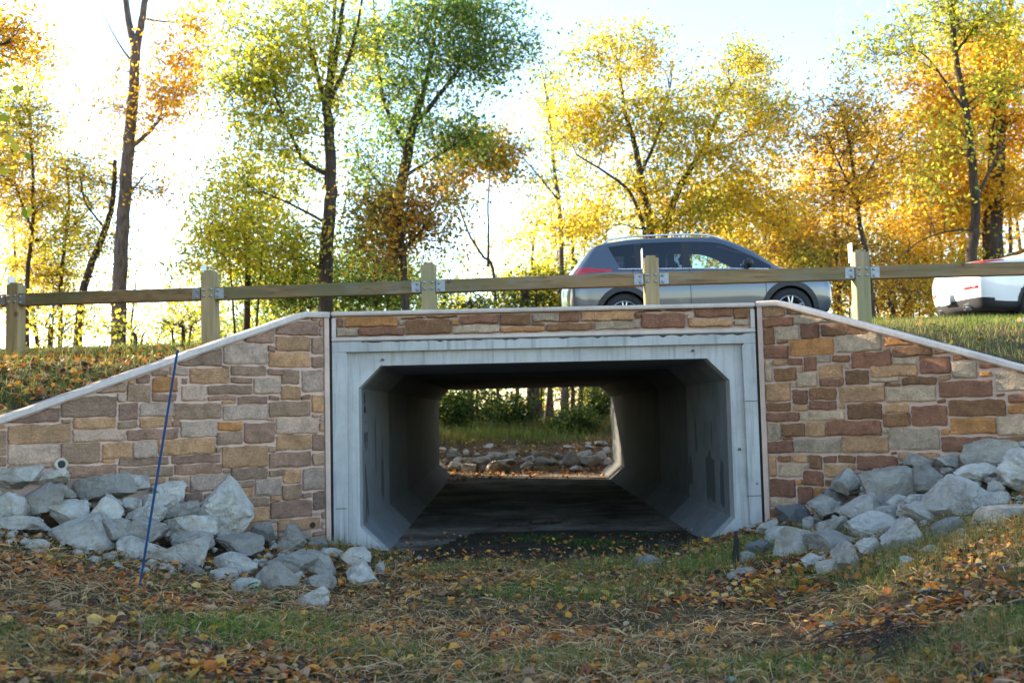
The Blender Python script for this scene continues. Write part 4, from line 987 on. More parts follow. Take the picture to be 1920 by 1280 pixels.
def car(name, label, loc, rot, st, spec):
    root = empty(name, loc, label, 'car'); sh = Shell(st); root.rotation_euler = rot
    R, wf, wr, ra = spec['R'], spec['wf'], spec['wr'], spec['ra']
    def cls(u, v, c):
        for wx in (wf, wr):
            if v < 4.6 and math.hypot(c[0] - wx, c[2] - R) < ra: return None
        return spec['cls'](u, v, c)
    g = sh.cells(cls)
    both = {'body', 'windscreen', 'rear_window', 'bumper_cladding'}
    mats = {'body': spec['paint'], 'windscreen': M_CLEAR, 'rear_window': M_PRIV, 'side_window': M_GLASS, 'pillar': M_TRIM,
            'bumper_cladding': M_TRIM, 'door': spec['paint']}
    for k, cells in g.items():
        nm = k.split(':')[0]
        if nm in both: sh.part(cells, (-1, 1)).build(nm, mats[nm], root, smooth=.9)
        else:
            for sd in (-1, 1):
                o = sh.part(cells, (sd,)).build(nm, (M_CLEAR if k.endswith(':2') else M_PRIV) if nm == 'side_window' else mats[nm], root, smooth=.9)
                if nm == 'door':
                    u0, u1 = spec['doors'][k]
                    for uu in (u0, u1):
                        b = MB(); b.tube(sh.line([(uu, v) for v in np.linspace(1.2, 5.0, 24)], .001, 0, sd), .0045, 4); b.build('door_seam', M_DARK, o)
                    um = u0 + .22 * (u1 - u0)
                    b = MB(); b.tube(sh.line([(um + t * .22, 4.25) for t in (0, .3, .7, 1)], .028, 0, sd), .014, 8); b.build('door_handle', spec['paint'], o, smooth=4)
    # underside and arches
    b = MB(); L = spec['L']; b.box((0, 0, .42), (L * .86, 1.30, .36)); b.build('underbody', M_DARK, root)
    for wx in (wf, wr):
        for sd in (-1, 1):
            V, fs = [], []; n = 26
            for k in range(n + 1):
                th = math.pi * (-.12 + 1.24 * k / n)
                for r_, o in ((ra - .035, -.03), (ra - .03, .014), (ra + spec['aw'], .012), (ra + spec['aw'] + .008, -.012)):
                    x, z = wx + r_ * math.cos(th), R + r_ * math.sin(th); y = sh.y_at(x, z) + o; V.append((x, y * sd, z))
            for k in range(n):
                for q in range(3): a = k * 4 + q; fs.append((a, a + 4, a + 5, a + 1))
            MB().add(V, fs).build('wheel_arch', spec['arch'], root, smooth=.9)
            b = MB(); b.lathe([(ra + .03, 0), (ra + .03, .02), (0, .02)], (wx, sd * .60, R), 'y', 24); b.build('wheel_well', M_DARK, root)
            wheel(root, wx, sd * spec['track'], sd, R, spec['rim'], spec['sp'])
    # seats, dashboard, steering wheel
    for x0, ys in ((spec['seat'], (-.38, .38)), (spec['seat'] - .85, (-.42, 0, .42))):
        for yy in ys:
            st_ = empty('seat', (x0, yy, .62)); st_.parent = root
            MB().box((.12, 0, -.02), (.5, .48, .14), bev=.05).build('cushion', M_SEAT, st_, smooth=.8)
            MB().box((-.18, 0, .30), (.13, .46, .58), Matrix.Rotation(-.25, 3, 'Y'), .05).build('backrest', M_SEAT, st_, smooth=.8)
            MB().box((-.28, 0, .66), (.09, .26, .18), Matrix.Rotation(-.2, 3, 'Y'), .035).build('headrest', M_SEAT, st_, smooth=.8)
    MB().box((spec['seat'] + .95, 0, .82), (.45, 1.45, .28), bev=.06).build('dashboard', M_SEAT, root, smooth=.8)
    wl = MB(); wl.tube([(spec['seat'] + .62 + .09 * math.cos(a), .38 + .18 * math.sin(a), .92 + .16 * math.cos(a)) for a in np.linspace(0, 2 * math.pi, 25)], .014, 6); wl.build('steering_wheel', M_TRIM, root, smooth=4)
    # lamps, trims, mirrors
    for sd in (-1, 1):
        for nm, m, u0, u1, f0, f1 in spec['lamps']:
            sh.sheet(u0, u1, f0, f1, .012, sd).build(nm, m, root, smooth=4)
        if spec.get('chrome'):
            u0, u1 = spec['chrome']; b = MB(); b.tube(sh.line([(u, 5.02) for u in np.linspace(u0, u1, 40)], .004, 0, sd), .010, 6); b.build('window_trim', M_CHROME, root, smooth=4)
        mx, my, mz = spec['mirror']
        bm = bmesh.new(); bmesh.ops.create_icosphere(bm, subdivisions=3, radius=1)
        for v in bm.verts:
            c = v.co; v.co = Vector((c.x * .085 * (1 if c.x > 0 else .55) + mx, sd * (my + c.y * .115), mz + c.z * .085 * (1 - .2 * c.y)))
        me = bpy.data.meshes.new('mirror'); bm.to_mesh(me); bm.free(); link('door_mirror', me, M_TRIM, root, smooth=4)
        b = MB(); b.tube([(mx + .02, sd * (my - .2), mz - .07), (mx, sd * (my - .05), mz - .04)], .03, 8); b.build('mirror_stalk', M_TRIM, root)
    return root, sh

Z9 = [0] * 10
suv = [
 ([-2.12, -2.20, -2.25, -2.26, -2.22, -2.19, -1.86, -1.79, -1.77, -1.77], Z9, [.30, .34, .5, .78, .98, 1.06, 1.475, 1.56, 1.575, 1.58]),
 ([-2.02, -2.08, -2.14, -2.15, -2.11, -2.06, -1.78, -1.70, -1.73, -1.75], [.62, .76, .82, .84, .80, .765, .605, .535, .28, 0], [.29, .33, .5, .78, 1.0, 1.08, 1.46, 1.545, 1.575, 1.585]),
 ([-1.85, -1.85, -1.86, -1.87, -1.86, -1.80, -1.62, -1.56, -1.55, -1.55], [.70, .85, .89, .905, .88, .85, .645, .565, .29, 0], [.27, .31, .48, .76, 1.03, 1.11, 1.49, 1.58, 1.615, 1.625]),
 ([-1.5, -1.5, -1.5, -1.5, -1.45, -1.36, -1.52, -1.42, -1.38, -1.38], [.72, .87, .905, .92, .895, .87, .655, .57, .295, 0], [.25, .29, .47, .75, 1.03, 1.10, 1.505, 1.60, 1.64, 1.65]),
 ([-1.02] * 10, [.72, .87, .91, .925, .90, .875, .67, .58, .30, 0], [.24, .28, .46, .74, 1.025, 1.09, 1.545, 1.635, 1.672, 1.682]),
 ([-.24] * 10, [.72, .87, .91, .925, .90, .875, .675, .585, .30, 0], [.23, .27, .45, .73, 1.01, 1.07, 1.55, 1.64, 1.68, 1.69]),
 ([.36, .36, .36, .36, .36, .36, .34, .36, .42, .45], [.72, .87, .91, .925, .90, .875, .67, .58, .30, 0], [.23, .27, .45, .73, .995, 1.05, 1.505, 1.60, 1.65, 1.66]),
 ([.80, .80, .80, .80, .80, .80, .82, .86, .93, .95], [.72, .87, .91, .925, .90, .875, .725, .635, .33, 0], [.23, .27, .45, .73, .985, 1.035, 1.285, 1.375, 1.42, 1.43]),
 ([1.15, 1.15, 1.15, 1.15, 1.15, 1.17, 1.22, 1.28, 1.34, 1.36], [.72, .87, .905, .915, .89, .865, .80, .66, .34, 0], [.24, .28, .46, .73, .975, 1.02, 1.06, 1.10, 1.14, 1.15]),
 ([1.6] * 10, [.71, .86, .895, .905, .875, .84, .76, .60, .32, 0], [.25, .29, .47, .73, .955, .985, 1.01, 1.035, 1.06, 1.065]),
 ([1.95] * 10, [.66, .80, .85, .86, .83, .78, .70, .55, .30, 0], [.27, .31, .48, .72, .88, .91, .935, .955, .97, .975]),
 ([2.0, 2.08, 2.12, 2.12, 2.10, 2.08, 2.07, 2.08, 2.10, 2.12], [.55, .68, .74, .74, .70, .66, .58, .45, .25, 0], [.29, .33, .48, .70, .82, .845, .86, .87, .88, .885]),
 ([2.10, 2.20, 2.26, 2.27, 2.24, 2.22, 2.20, 2.18, 2.17, 2.16], Z9, [.30, .34, .48, .68, .78, .80, .82, .84, .85, .86]),
]
def cls_suv(u, v, c):
    if .0 <= u < .93 and 5.25 < v < 6.9: return 'rear_window'
    if 6.15 < u < 7.85 and v > 7.05: return 'windscreen'
    if 5.05 < v < 5.93 and 3.06 < u < 7.8:
        if abs(u - 4) < .09 or abs(u - 5) < .10: return 'pillar:%d' % (u > 4.5)
        return 'side_window:%d' % (0 if u < 4 else 1 if u < 5 else 2)
    if v < 1.25: return 'bumper_cladding'
    if 1.25 < v < 5.0 and 3.75 < u < 5.05: return 'door:rear'
    if 1.25 < v < 5.0 and 5.05 < u < 7.6: return 'door:front'
    return 'body'
spec = dict(R=.355, wf=1.40, wr=-1.29, ra=.415, aw=.055, arch=M_TRIM, L=4.5, paint=M_GREY, cls=cls_suv, doors={'door:rear': (3.75, 5.05), 'door:front': (5.05, 7.6)},
            track=.90, rim=.235, seat=.05, sp=5, mirror=(.72, .985, 1.12), chrome=(3.0, 7.75),
            lamps=[('tail_light', M_LAMP, .62, 2.75, lambda t: 4.0 + .45 * t, lambda t: 5.35 - .35 * t), ('headlight', M_LAMPW, 9.6, 11.3, lambda t: 3.6 + .2 * t, lambda t: 4.6 + .2 * t)])
CAR1 = (3.23, 17.43, road_z(3.2) + .005)
r1, s1 = car('parked_suv', 'grey-blue crossover SUV seen side-on behind the timber rail above the tunnel', CAR1, (0, math.radians(-.7), 0), suv, spec)
for sd in (-1, 1):      # roof rails
    pts = [s1.p(u, 7.0, .0) for u in np.linspace(2.05, 6.1, 30)]
    P = [(q[0], q[1] * sd, q[2] + .045 * min(1, 6 * min(i, 29 - i) / 29)) for i, q in enumerate(pts)]
    MB().tube(P, .017, 8).build('roof_rail', M_CHROME, r1, smooth=4)

sedan = [
 ([-2.40, -2.50, -2.57, -2.58, -2.55, -2.52, -2.47, -2.43, -2.41, -2.40], Z9, [.27, .33, .55, .82, 1.0, 1.05, 1.085, 1.095, 1.10, 1.10]),
 ([-2.28, -2.37, -2.43, -2.44, -2.40, -2.37, -2.33, -2.34, -2.37, -2.39], [.66, .80, .87, .89, .86, .82, .74, .56, .30, 0], [.26, .32, .55, .82, 1.0, 1.045, 1.075, 1.09, 1.10, 1.10]),
 ([-1.95] * 10, [.74, .89, .93, .945, .93, .89, .80, .60, .32, 0], [.23, .29, .50, .80, 1.02, 1.06, 1.095, 1.115, 1.13, 1.135]),
 ([-1.5, -1.5, -1.5, -1.5, -1.5, -1.5, -1.58, -1.66, -1.72, -1.74], [.74, .90, .945, .96, .94, .90, .79, .61, .32, 0], [.22, .28, .48, .78, 1.02, 1.065, 1.125, 1.15, 1.165, 1.17]),
 ([-.9, -.9, -.9, -.9, -.9, -.9, -.82, -.78, -.74, -.72], [.74, .90, .945, .96, .93, .895, .635, .555, .30, 0], [.22, .27, .46, .76, 1.0, 1.05, 1.42, 1.475, 1.505, 1.51]),
 ([-.2] * 10, [.74, .90, .945, .96, .925, .89, .645, .565, .30, 0], [.22, .26, .45, .75, .985, 1.035, 1.46, 1.515, 1.54, 1.545]),
 ([.45, .45, .45, .45, .45, .45, .45, .48, .52, .54], [.74, .90, .945, .96, .925, .89, .64, .56, .30, 0], [.22, .26, .45, .75, .975, 1.02, 1.42, 1.48, 1.51, 1.515]),
 ([.95, .95, .95, .95, .95, .95, .98, 1.02, 1.08, 1.10], [.74, .90, .945, .96, .925, .89, .72, .62, .33, 0], [.22, .26, .45, .75, .965, 1.01, 1.21, 1.28, 1.32, 1.33]),
 ([1.45, 1.45, 1.45, 1.45, 1.45, 1.47, 1.5, 1.54, 1.58, 1.6], [.74, .90, .94, .95, .92, .885, .81, .66, .34, 0], [.22, .27, .46, .75, .95, .985, 1.02, 1.05, 1.07, 1.08]),
 ([1.9] * 10, [.73, .88, .925, .935, .90, .86, .77, .60, .32, 0], [.23, .28, .47, .74, .91, .94, .965, .985, 1.0, 1.005]),
 ([2.25] * 10, [.68, .82, .87, .88, .85, .80, .70, .55, .30, 0], [.25, .30, .48, .71, .84, .865, .885, .90, .91, .915]),
 ([2.38, 2.42, 2.45, 2.45, 2.43, 2.41, 2.40, 2.41, 2.43, 2.45], [.57, .70, .76, .76, .72, .68, .58, .45, .25, 0], [.27, .32, .48, .68, .77, .79, .80, .81, .82, .82]),
 ([2.45, 2.53, 2.57, 2.58, 2.55, 2.53, 2.51, 2.50, 2.49, 2.48], Z9, [.28, .33, .48, .66, .73, .75, .77, .78, .79, .79]),
]
def cls_sedan(u, v, c):
    if 3.08 < u < 3.95 and v > 7.03: return 'rear_window'
    if 6.15 < u < 7.85 and v > 7.05: return 'windscreen'
    if 5.06 < v < 5.93 and 3.45 < u < 7.8:
        if abs(u - 4.15) < .06 or abs(u - 5.3) < .08: return 'pillar:%d' % (u > 4.7)
        return 'side_window:%d' % (0 if u < 4.15 else 1 if u < 5.3 else 2)
    if v < 1.5 + (.22 if u < 1.5 else 0): return 'bumper_cladding'
    if 1.6 < v < 5.0 and 3.9 < u < 5.3: return 'door:rear'
    if 1.6 < v < 5.0 and 5.3 < u < 7.6: return 'door:front'
    return 'body'
spec2 = dict(R=.35, wf=1.44, wr=-1.43, ra=.385, aw=.012, arch=M_TRIM, L=5.1, paint=M_WHITE, cls=cls_sedan, doors={'door:rear': (3.9, 5.3), 'door:front': (5.3, 7.6)},
             track=.93, rim=.235, seat=.0, sp=5, mirror=(.95, 1.01, 1.08),
             lamps=[('tail_light', M_LAMP, .6, 1.9, lambda t: 4.1 + .3 * t, lambda t: 5.7 - .4 * t), ('rear_reflector', M_LAMP, .55, 1.0, lambda t: 2.25, lambda t: 2.42),
                    ('headlight', M_LAMPW, 9.6, 11.3, lambda t: 3.7 + .2 * t, lambda t: 4.7 + .2 * t)])
CAR2 = (7.58 + 2.56, 17.45, road_z(9) + .005)
r2, s2 = car('parked_sedan', 'white sedan at the right edge with its rear and dark lower bumper showing', CAR2, (0, math.radians(-.7), 0), sedan, spec2)
MB().box((-2.605, .0, .52), (.03, .36, .19), bev=.006).build('licence_plate', M_PLATE, r2)
for yy in (-.52, .52):
    b = MB(); b.lathe([(.045, -.08), (.052, -.08), (.052, .10), (.04, .10), (.04, -.07)], (-2.44, yy, .34), 'x', 18); b.build('exhaust_pipe', M_CHROME, r2, smooth=.8)

# ================================================================ trees
DENS = .98   # leaves per twig
FINE = 1.75    # leaf clusters per crown mass
def leaf_quads(P, L, W, rng, up=.5, hang=.3):
    """kite-shaped folded leaves at the points P"""
    n = len(P); nr = rng.normal(size=(n, 3)); nr[:, 2] += up; nr /= np.linalg.norm(nr, axis=1)[:, None]
    a = rng.normal(size=(n, 3)); a[:, 2] -= hang; a -= nr * (a * nr).sum(1)[:, None]; a /= np.linalg.norm(a, axis=1)[:, None] + 1e-9
    b = np.cross(nr, a); s = rng.uniform(.65, 1.25, n)[:, None]; fold = rng.uniform(-.25, .3, n)[:, None]
    V = np.stack([P - a * L * .5 * s, P - a * L * .05 * s + b * W * .5 * s + nr * fold * W * s, P + a * L * .5 * s, P - a * L * .05 * s - b * W * .5 * s + nr * fold * W * s], 1)
    return V.reshape(-1, 3), np.arange(n * 4, dtype=np.int32).reshape(-1, 4)

class Tubes:
    def __init__(s): s.V, s.F, s.n = [], [], 0
    def add(s, pts, rad, k):
        pts = np.asarray(pts, float); m = len(pts)
        t = np.gradient(pts, axis=0); t /= np.linalg.norm(t, axis=1)[:, None] + 1e-9
        ref = np.array([1., 0, 0]) if abs(t[0, 0]) < .8 else np.array([0, 1., 0])
        a = ref - t * (t @ ref)[:, None]; a /= np.linalg.norm(a, axis=1)[:, None] + 1e-9; b = np.cross(t, a)
        th = np.arange(k) * 2 * math.pi / k
        R = np.asarray(rad, float)[:, None, None]
        V = pts[:, None, :] + R * (np.cos(th)[None, :, None] * a[:, None, :] + np.sin(th)[None, :, None] * b[:, None, :])
        i = np.arange(m - 1)[:, None] * k; q = np.arange(k)[None, :]; q2 = (q + 1) % k
        s.F.append(np.stack([i + q, i + q2, i + k + q2, i + k + q], -1).reshape(-1, 4) + s.n); s.V.append(V.reshape(-1, 3)); s.n += m * k
    def mesh(s, name): return np_mesh(name, np.concatenate(s.V), np.concatenate(s.F))

def smooth_path(P, n):
    return crom(np.asarray(P, float), n)

def tree(name, label, cat, stems, blobs, leaf, lpc=60, size=.13, seed=1, bark=None, group=None, twig=.86, up=.5, spread=.52, reach=1.0, wob=.05):
    """stems: (base radius, top radius, [(x, y, z) ...]); blobs: (centre, radii, clusters)"""
    rng = np.random.RandomState(seed); T = Tubes()
    base = np.array(stems[0][2][0]); base[2] += .12
    nodes, nrad = [], []
    for r0, r1, P in stems:
        Q = smooth_path(P, 6); m = len(Q); k = 9 if r0 > .1 else 6
        Q[1:] += rng.normal(size=(m - 1, 3)) * min(.010, r0 * .07)
        t = np.linspace(0, 1, m); R = r0 + (r1 - r0) * t ** .85
        if r0 > .09 and abs(Q[0][2] - base[2]) < .4: R[:2] *= np.array([1.45, 1.12])
        T.add(Q, R, k); nodes += list(Q); nrad += list(R)
    pts = []
    for c, r, n in blobs:
        n = int(n * FINE); d = rng.normal(size=(n, 3)); d /= np.linalg.norm(d, axis=1)[:, None]; d *= rng.uniform(.15, 1, n)[:, None] ** .5
        a1, a2, a3 = rng.normal(size=3) * 2.6, rng.normal(size=3) * 4.5, rng.uniform(0, 6.3, 2)
        dn = d / (np.linalg.norm(d, axis=1)[:, None] + 1e-9); d = d * (1 + .30 * np.sin(dn @ a1 + a3[0]) + .22 * np.sin(dn @ a2 + a3[1]))[:, None]
        q = np.array(c) + d * np.array(r); f1, f2 = rng.normal(size=3) * 1.5, rng.normal(size=3) * 2.4
        q = q[(np.sin(q @ f1) + np.sin(q @ f2) + rng.uniform(-.9, .9, len(q))) > -.75]      # open gaps in the crown
        pts.append(q)
    pts = np.concatenate(pts) if pts else np.zeros((0, 3))
    N, NR = np.array(nodes), np.array(nrad)
    if len(pts):
        d0 = np.array([np.min(np.linalg.norm(N - p, axis=1)) for p in pts]); pts = pts[np.argsort(d0)]
    LP = []
    for p in pts:
        dv = p - N; ds = np.linalg.norm(dv, axis=1) + np.maximum(0, -dv[:, 2]) * 1.2 + np.abs(dv[:, 2]) * -.15 + (NR < .012) * .35
        i = int(np.argmin(ds)); q = N[i]; L = np.linalg.norm(p - q)
        if L < .08: continue
        m = max(3, min(8, int(L / .35) + 2)); t = np.linspace(0, 1, m)[:, None]
        mid = np.array([0, 0, .18 * L * rng.uniform(.2, 1.2)]); Q = q + (p - q) * t + mid * np.sin(t * math.pi * .8) * 1.0 + rng.normal(size=(m, 3)) * wob * L * np.sin(t * math.pi)
        r0 = min(NR[i] * .7, .008 + .012 * L); R = np.linspace(r0, .005, m)
        T.add(Q, R, 4 if r0 < .03 else 6); N = np.concatenate([N, Q[1:]]); NR = np.concatenate([NR, R[1:]])
        for _ in range(int(rng.randint(4, 7))):
            dr = rng.normal(size=3); dr[2] *= .6; dr[2] += .1; dr /= np.linalg.norm(dr); Lw = twig * rng.uniform(.5, 1.3)
            W_ = np.stack([Q[-1], Q[-1] + dr * Lw * .5 + np.array([0, 0, .03]), Q[-1] + dr * Lw])
            T.add(W_, [.005, .004, .002], 3)
            k = max(1, int(lpc / 5 * DENS * rng.uniform(.6, 1.4))); tt = rng.uniform(.1, 1.1, k)[:, None]
            LP.append(Q[-1] + dr * Lw * tt + rng.normal(size=(k, 3)) * spread * .28)
    root = empty(name, tuple(base), label, cat, group)
    me = T.mesh('trunk'); o = link('trunk', me, bark or M_BARK, root, smooth=4); o.location = -Vector(base)
    if LP:
        V, Fq = leaf_quads(np.concatenate(LP), size * .80, size * .48, rng, up)
        o = link('crown', np_mesh('crown', V, Fq), LEAF[leaf], root); o.location = -Vector(base)
    return root

def px_tree(name, label, Y, stems, blobs, leaf, lpc, seed, dy=None, cat='tree', jit=.5, **kw):
    """stems and crown masses given where the photograph shows them, at distance Y; each stem gets its own depth"""
    rng = random.Random(seed); S, B = [], []
    for si, (r0, r1, P) in enumerate(stems):
        off = 0 if si == 0 else rng.uniform(-1, 1) * jit
        pts = []
        for k, (x, y) in enumerate(P):
            p = at(x, y, Y); t = k / max(1, len(P) - 1); p = at(x, y, Y + off * t * 2); pts.append(list(p))
        if si == 0 or len(P) and P[0][1] > 560:
            b = pts[0]; b[2] = height(b[0], b[1]) - .12
        S.append((r0, r1, pts))
    for cx_, cy_, rx, ry, n in blobs:
        c = at(cx_, cy_, Y + rng.uniform(-1, 1) * jit); k = Y / F_PX
        B.append((tuple(c), (rx * k, max(.5, (rx + ry) * .5 * k * .9), ry * k), n))
    return tree(name, label, cat, S, B, leaf, lpc=lpc, seed=seed, **kw)

px_tree('tall_tree', 'tall nearly bare grey trunk forking near the top at left of centre', 24,
        [(.19, .11, [(222, 640), (224, 520), (232, 400), (242, 260), (252, 150), (256, 70)]),
         (.10, .05, [(254, 95), (240, 30), (228, -60), (222, -140)]), (.10, .05, [(256, 90), (268, 30), (282, -50), (300, -150)]),
         (.06, .015, [(247, 275), (275, 252), (298, 225), (306, 195), (326, 165), (336, 110)]),
         (.035, .008, [(242, 362), (258, 345), (270, 330), (277, 322)]), (.03, .006, [(246, 115), (225, 85), (205, 50), (188, 15)]),
         (.03, .006, [(268, 35), (300, 40), (335, 42), (365, 30)]), (.02, .005, [(243, 205), (215, 200), (195, 205)])],
        [(325, 150, 55, 70, 26), (300, 215, 40, 30, 7), (290, 360, 45, 25, 5), (205, 200, 25, 20, 3), (225, 230, 60, 100, 5), (370, 60, 40, 60, 8)],
        'orange', 60, 101, bark=M_BARKG)
px_tree('broadleaf_tree', 'large yellow-green tree with dark straight trunk behind the left end of the tunnel', 22,
        [(.17, .10, [(612, 600), (612, 480), (620, 360), (618, 260), (612, 180)]), (.09, .03, [(613, 185), (628, 110), (640, 40), (648, -60)]),
         (.07, .02, [(612, 190), (622, 90), (628, 0), (626, -80)]), (.06, .02, [(614, 200), (650, 120), (668, 60), (682, -20)]),
         (.06, .02, [(612, 210), (590, 120), (575, 50), (560, -30)]), (.06, .02, [(616, 330), (570, 300), (545, 250), (520, 190), (495, 145)]),
         (.04, .01, [(615, 420), (540, 380), (470, 350), (440, 320)])],
        [(520, 250, 110, 110, 46), (470, 140, 100, 100, 34), (560, 60, 110, 80, 34), (480, 380, 90, 90, 34), (600, 180, 90, 110, 20), (660, 60, 60, 90, 16), (420, 470, 80, 70, 20), (540, 470, 80, 80, 24)],
        'yellowgreen', 70, 102)
px_tree('broadleaf_tree', 'tall dark green tree with spreading top left of the open sky', 26,
        [(.20, .10, [(738, 600), (738, 470), (755, 340), (772, 250), (790, 180)]), (.09, .02, [(772, 250), (800, 150), (815, 60), (820, -40)]),
         (.08, .02, [(775, 240), (830, 170), (880, 110), (930, 80)]), (.07, .02, [(765, 290), (720, 190), (705, 90), (700, 0)]),
         (.05, .01, [(750, 390), (700, 330), (670, 280)]), (.05, .01, [(760, 330), (840, 280), (890, 250)])],
        [(810, 70, 110, 90, 50), (760, 200, 90, 80, 36), (900, 130, 80, 60, 30), (880, 20, 80, 50, 24), (705, 90, 60, 100, 22), (700, 320, 70, 70, 22), (850, 250, 70, 40, 16), (975, 80, 30, 45, 7), (690, 440, 70, 70, 24), (640, 520, 70, 50, 18), (760, 540, 90, 45, 24)],
        'green', 66, 103, size=.14)
px_tree('small_tree', 'low orange-brown tree left of the slender sapling', 20,
        [(.09, .03, [(762, 600), (757, 500), (750, 430), (740, 380)]), (.05, .01, [(756, 490), (720, 430), (700, 390)]), (.05, .01, [(757, 470), (800, 420), (820, 380)])],
        [(735, 400, 75, 45, 30), (700, 450, 50, 50, 18), (800, 370, 55, 60, 22), (820, 440, 40, 40, 10)], 'rust', 56, 104, size=.12)
px_tree('sapling', 'slender two-stemmed sapling with small orange top against open sky', 33,
        [(.06, .02, [(931, 600), (926, 520), (905, 480), (880, 440), (862, 390), (850, 350)]), (.05, .012, [(915, 500), (916, 440), (915, 380), (920, 320), (925, 290)]),
         (.02, .005, [(893, 462), (884, 420), (880, 380)])],
        [(900, 290, 75, 38, 30), (850, 320, 40, 45, 12), (945, 320, 35, 30, 8), (830, 350, 30, 40, 7)], 'rust', 60, 105, size=.19, twig=.8, spread=.7)
px_tree('broadleaf_tree', 'broad gold multi-stemmed tree rising behind the grey SUV', 27,
        [(.16, .08, [(1222, 600), (1222, 470), (1215, 400), (1202, 340)]), (.10, .03, [(1205, 350), (1190, 270), (1170, 200), (1160, 120)]),
         (.13, .04, [(1236, 560), (1245, 440), (1275, 350), (1312, 290), (1345, 220), (1370, 160)]), (.07, .02, [(1215, 560), (1207, 430), (1180, 360), (1130, 320), (1080, 290)]),
         (.05, .02, [(1312, 292), (1370, 270), (1420, 230)]), (.05, .015, [(1200, 330), (1235, 250), (1255, 170), (1262, 110)])],
        [(1120, 130, 80, 75, 34), (1200, 110, 60, 60, 18), (1100, 240, 100, 70, 42), (1230, 220, 100, 80, 40), (1380, 150, 80, 80, 36), (1330, 260, 100, 80, 40), (1430, 220, 55, 90, 24), (1180, 340, 120, 70, 44), (1380, 360, 90, 70, 34), (1080, 400, 60, 60, 18), (1270, 410, 100, 40, 26), (1455, 400, 45, 60, 14)],
        'gold', 66, 106, size=.14)
px_tree('slender_tree', 'slender pale trunk with green-gold leaves left of the gold tree', 33,
        [(.10, .03, [(1053, 600), (1052, 450), (1047, 380), (1040, 320), (1030, 220), (1020, 150)]), (.04, .01, [(1046, 375), (1010, 330), (985, 300), (965, 270)])],
        [(1040, 220, 50, 70, 18), (1000, 350, 45, 40, 10), (1060, 340, 50, 40, 10), (985, 290, 25, 20, 3), (1020, 150, 40, 60, 8)], 'yellowgreen', 50, 107, bark=M_BARKG)
px_tree('slender_tree', 'slender young orange tree with sparse airy crown left of the wooden post', 21,
        [(.07, .02, [(1640, 640), (1628, 500), (1612, 420), (1605, 350), (1590, 260), (1575, 200)]), (.03, .008, [(1608, 380), (1570, 300), (1545, 240)]), (.03, .008, [(1606, 370), (1640, 300), (1670, 250)])],
        [(1560, 190, 60, 60, 18), (1540, 280, 60, 60, 18), (1620, 240, 60, 60, 16), (1650, 320, 70, 60, 16), (1560, 380, 60, 60, 14)], 'orange', 36, 108, size=.12)
px_tree('old_tree', 'old tree with thick dark trunk at the right behind the white sedan', 25,
        [(.27, .18, [(1860, 640), (1862, 440), (1868, 330), (1872, 200)]), (.16, .05, [(1870, 230), (1880, 120), (1890, 40), (1905, -60)]),
         (.08, .02, [(1872, 250), (1910, 220), (1950, 215), (1990, 180)]), (.08, .02, [(1868, 210), (1840, 130), (1800, 60), (1790, -20)])],
        [(1850, 110, 100, 80, 46), (1780, 200, 70, 80, 32), (1900, 250, 70, 90, 34), (1770, 320, 70, 70, 26), (1880, 370, 70, 60, 24), (1960, 120, 80, 100, 26), (1790, 410, 60, 40, 14)],
        'orange', 72, 109, size=.15)
px_tree('leaning_tree', 'leaning thinner trunk with yellow-green leaves in front of the old tree', 22,
        [(.13, .05, [(1808, 640), (1822, 470), (1830, 400), (1822, 300), (1810, 200), (1790, 100), (1785, 0)]), (.05, .01, [(1828, 380), (1860, 310), (1885, 260)]),
         (.04, .01, [(1810, 210), (1770, 150), (1740, 110), (1700, 80)]), (.04, .01, [(1790, 100), (1840, 40), (1880, -10)]),
         (.03, .008, [(1824, 430), (1770, 435), (1720, 455), (1690, 480)])],
        [(1860, 40, 80, 60, 30), (1880, 150, 50, 60, 14), (1760, 30, 60, 50, 14), (1690, 90, 60, 50, 16), (1640, 120, 40, 40, 7), (1790, 260, 60, 50, 8), (1740, 360, 50, 40, 6)],
        'yellowgreen', 46, 110, size=.13)
# left edge
px_tree('slender_tree', 'thin golden-leaved tree at the far left edge', 25,
        [(.08, .02, [(55, 660), (50, 540), (62, 420), (60, 300), (55, 180)]), (.04, .01, [(60, 430), (30, 350), (15, 280)])],
        [(40, 240, 75, 90, 48), (20, 360, 70, 90, 40), (70, 430, 70, 70, 26), (-30, 300, 50, 120, 20), (60, 120, 45, 60, 10)], 'gold', 52, 111, size=.12)
px_tree('slender_tree', 'thin yellow tree second from the left edge', 26,
        [(.07, .02, [(112, 660), (114, 540), (122, 450), (130, 370), (122, 300)]), (.03, .008, [(124, 440), (160, 400), (190, 370)])],
        [(125, 350, 65, 70, 32), (150, 440, 70, 60, 24), (100, 510, 70, 60, 20)], 'gold', 40, 112, size=.12)
px_tree('leaning_tree', 'dark trunk leaning right between the left post and the tall bare tree', 25,
        [(.12, .05, [(135, 665), (150, 590), (170, 500), (200, 425), (212, 370), (216, 300)]), (.04, .01, [(198, 430), (160, 380), (150, 330)])],
        [(180, 360, 50, 50, 14), (150, 320, 40, 40, 9), (200, 470, 40, 60, 9)], 'gold', 34, 113, size=.12)
px_tree('broadleaf_tree', 'orange branches reaching in at the top left corner', 17,
        [(.22, .12, [(-330, 700), (-300, 400), (-260, 200), (-240, 60)]), (.09, .02, [(-270, 240), (-160, 140), (-60, 100), (20, 80)]), (.08, .02, [(-260, 200), (-300, 100), (-330, 0)])],
        [(0, 75, 55, 40, 18), (-80, 110, 80, 60, 26), (-250, 60, 130, 100, 46), (-330, 200, 120, 100, 40), (-120, 250, 80, 80, 20), (-380, 380, 120, 110, 34)], 'orange', 60, 114, size=.12)

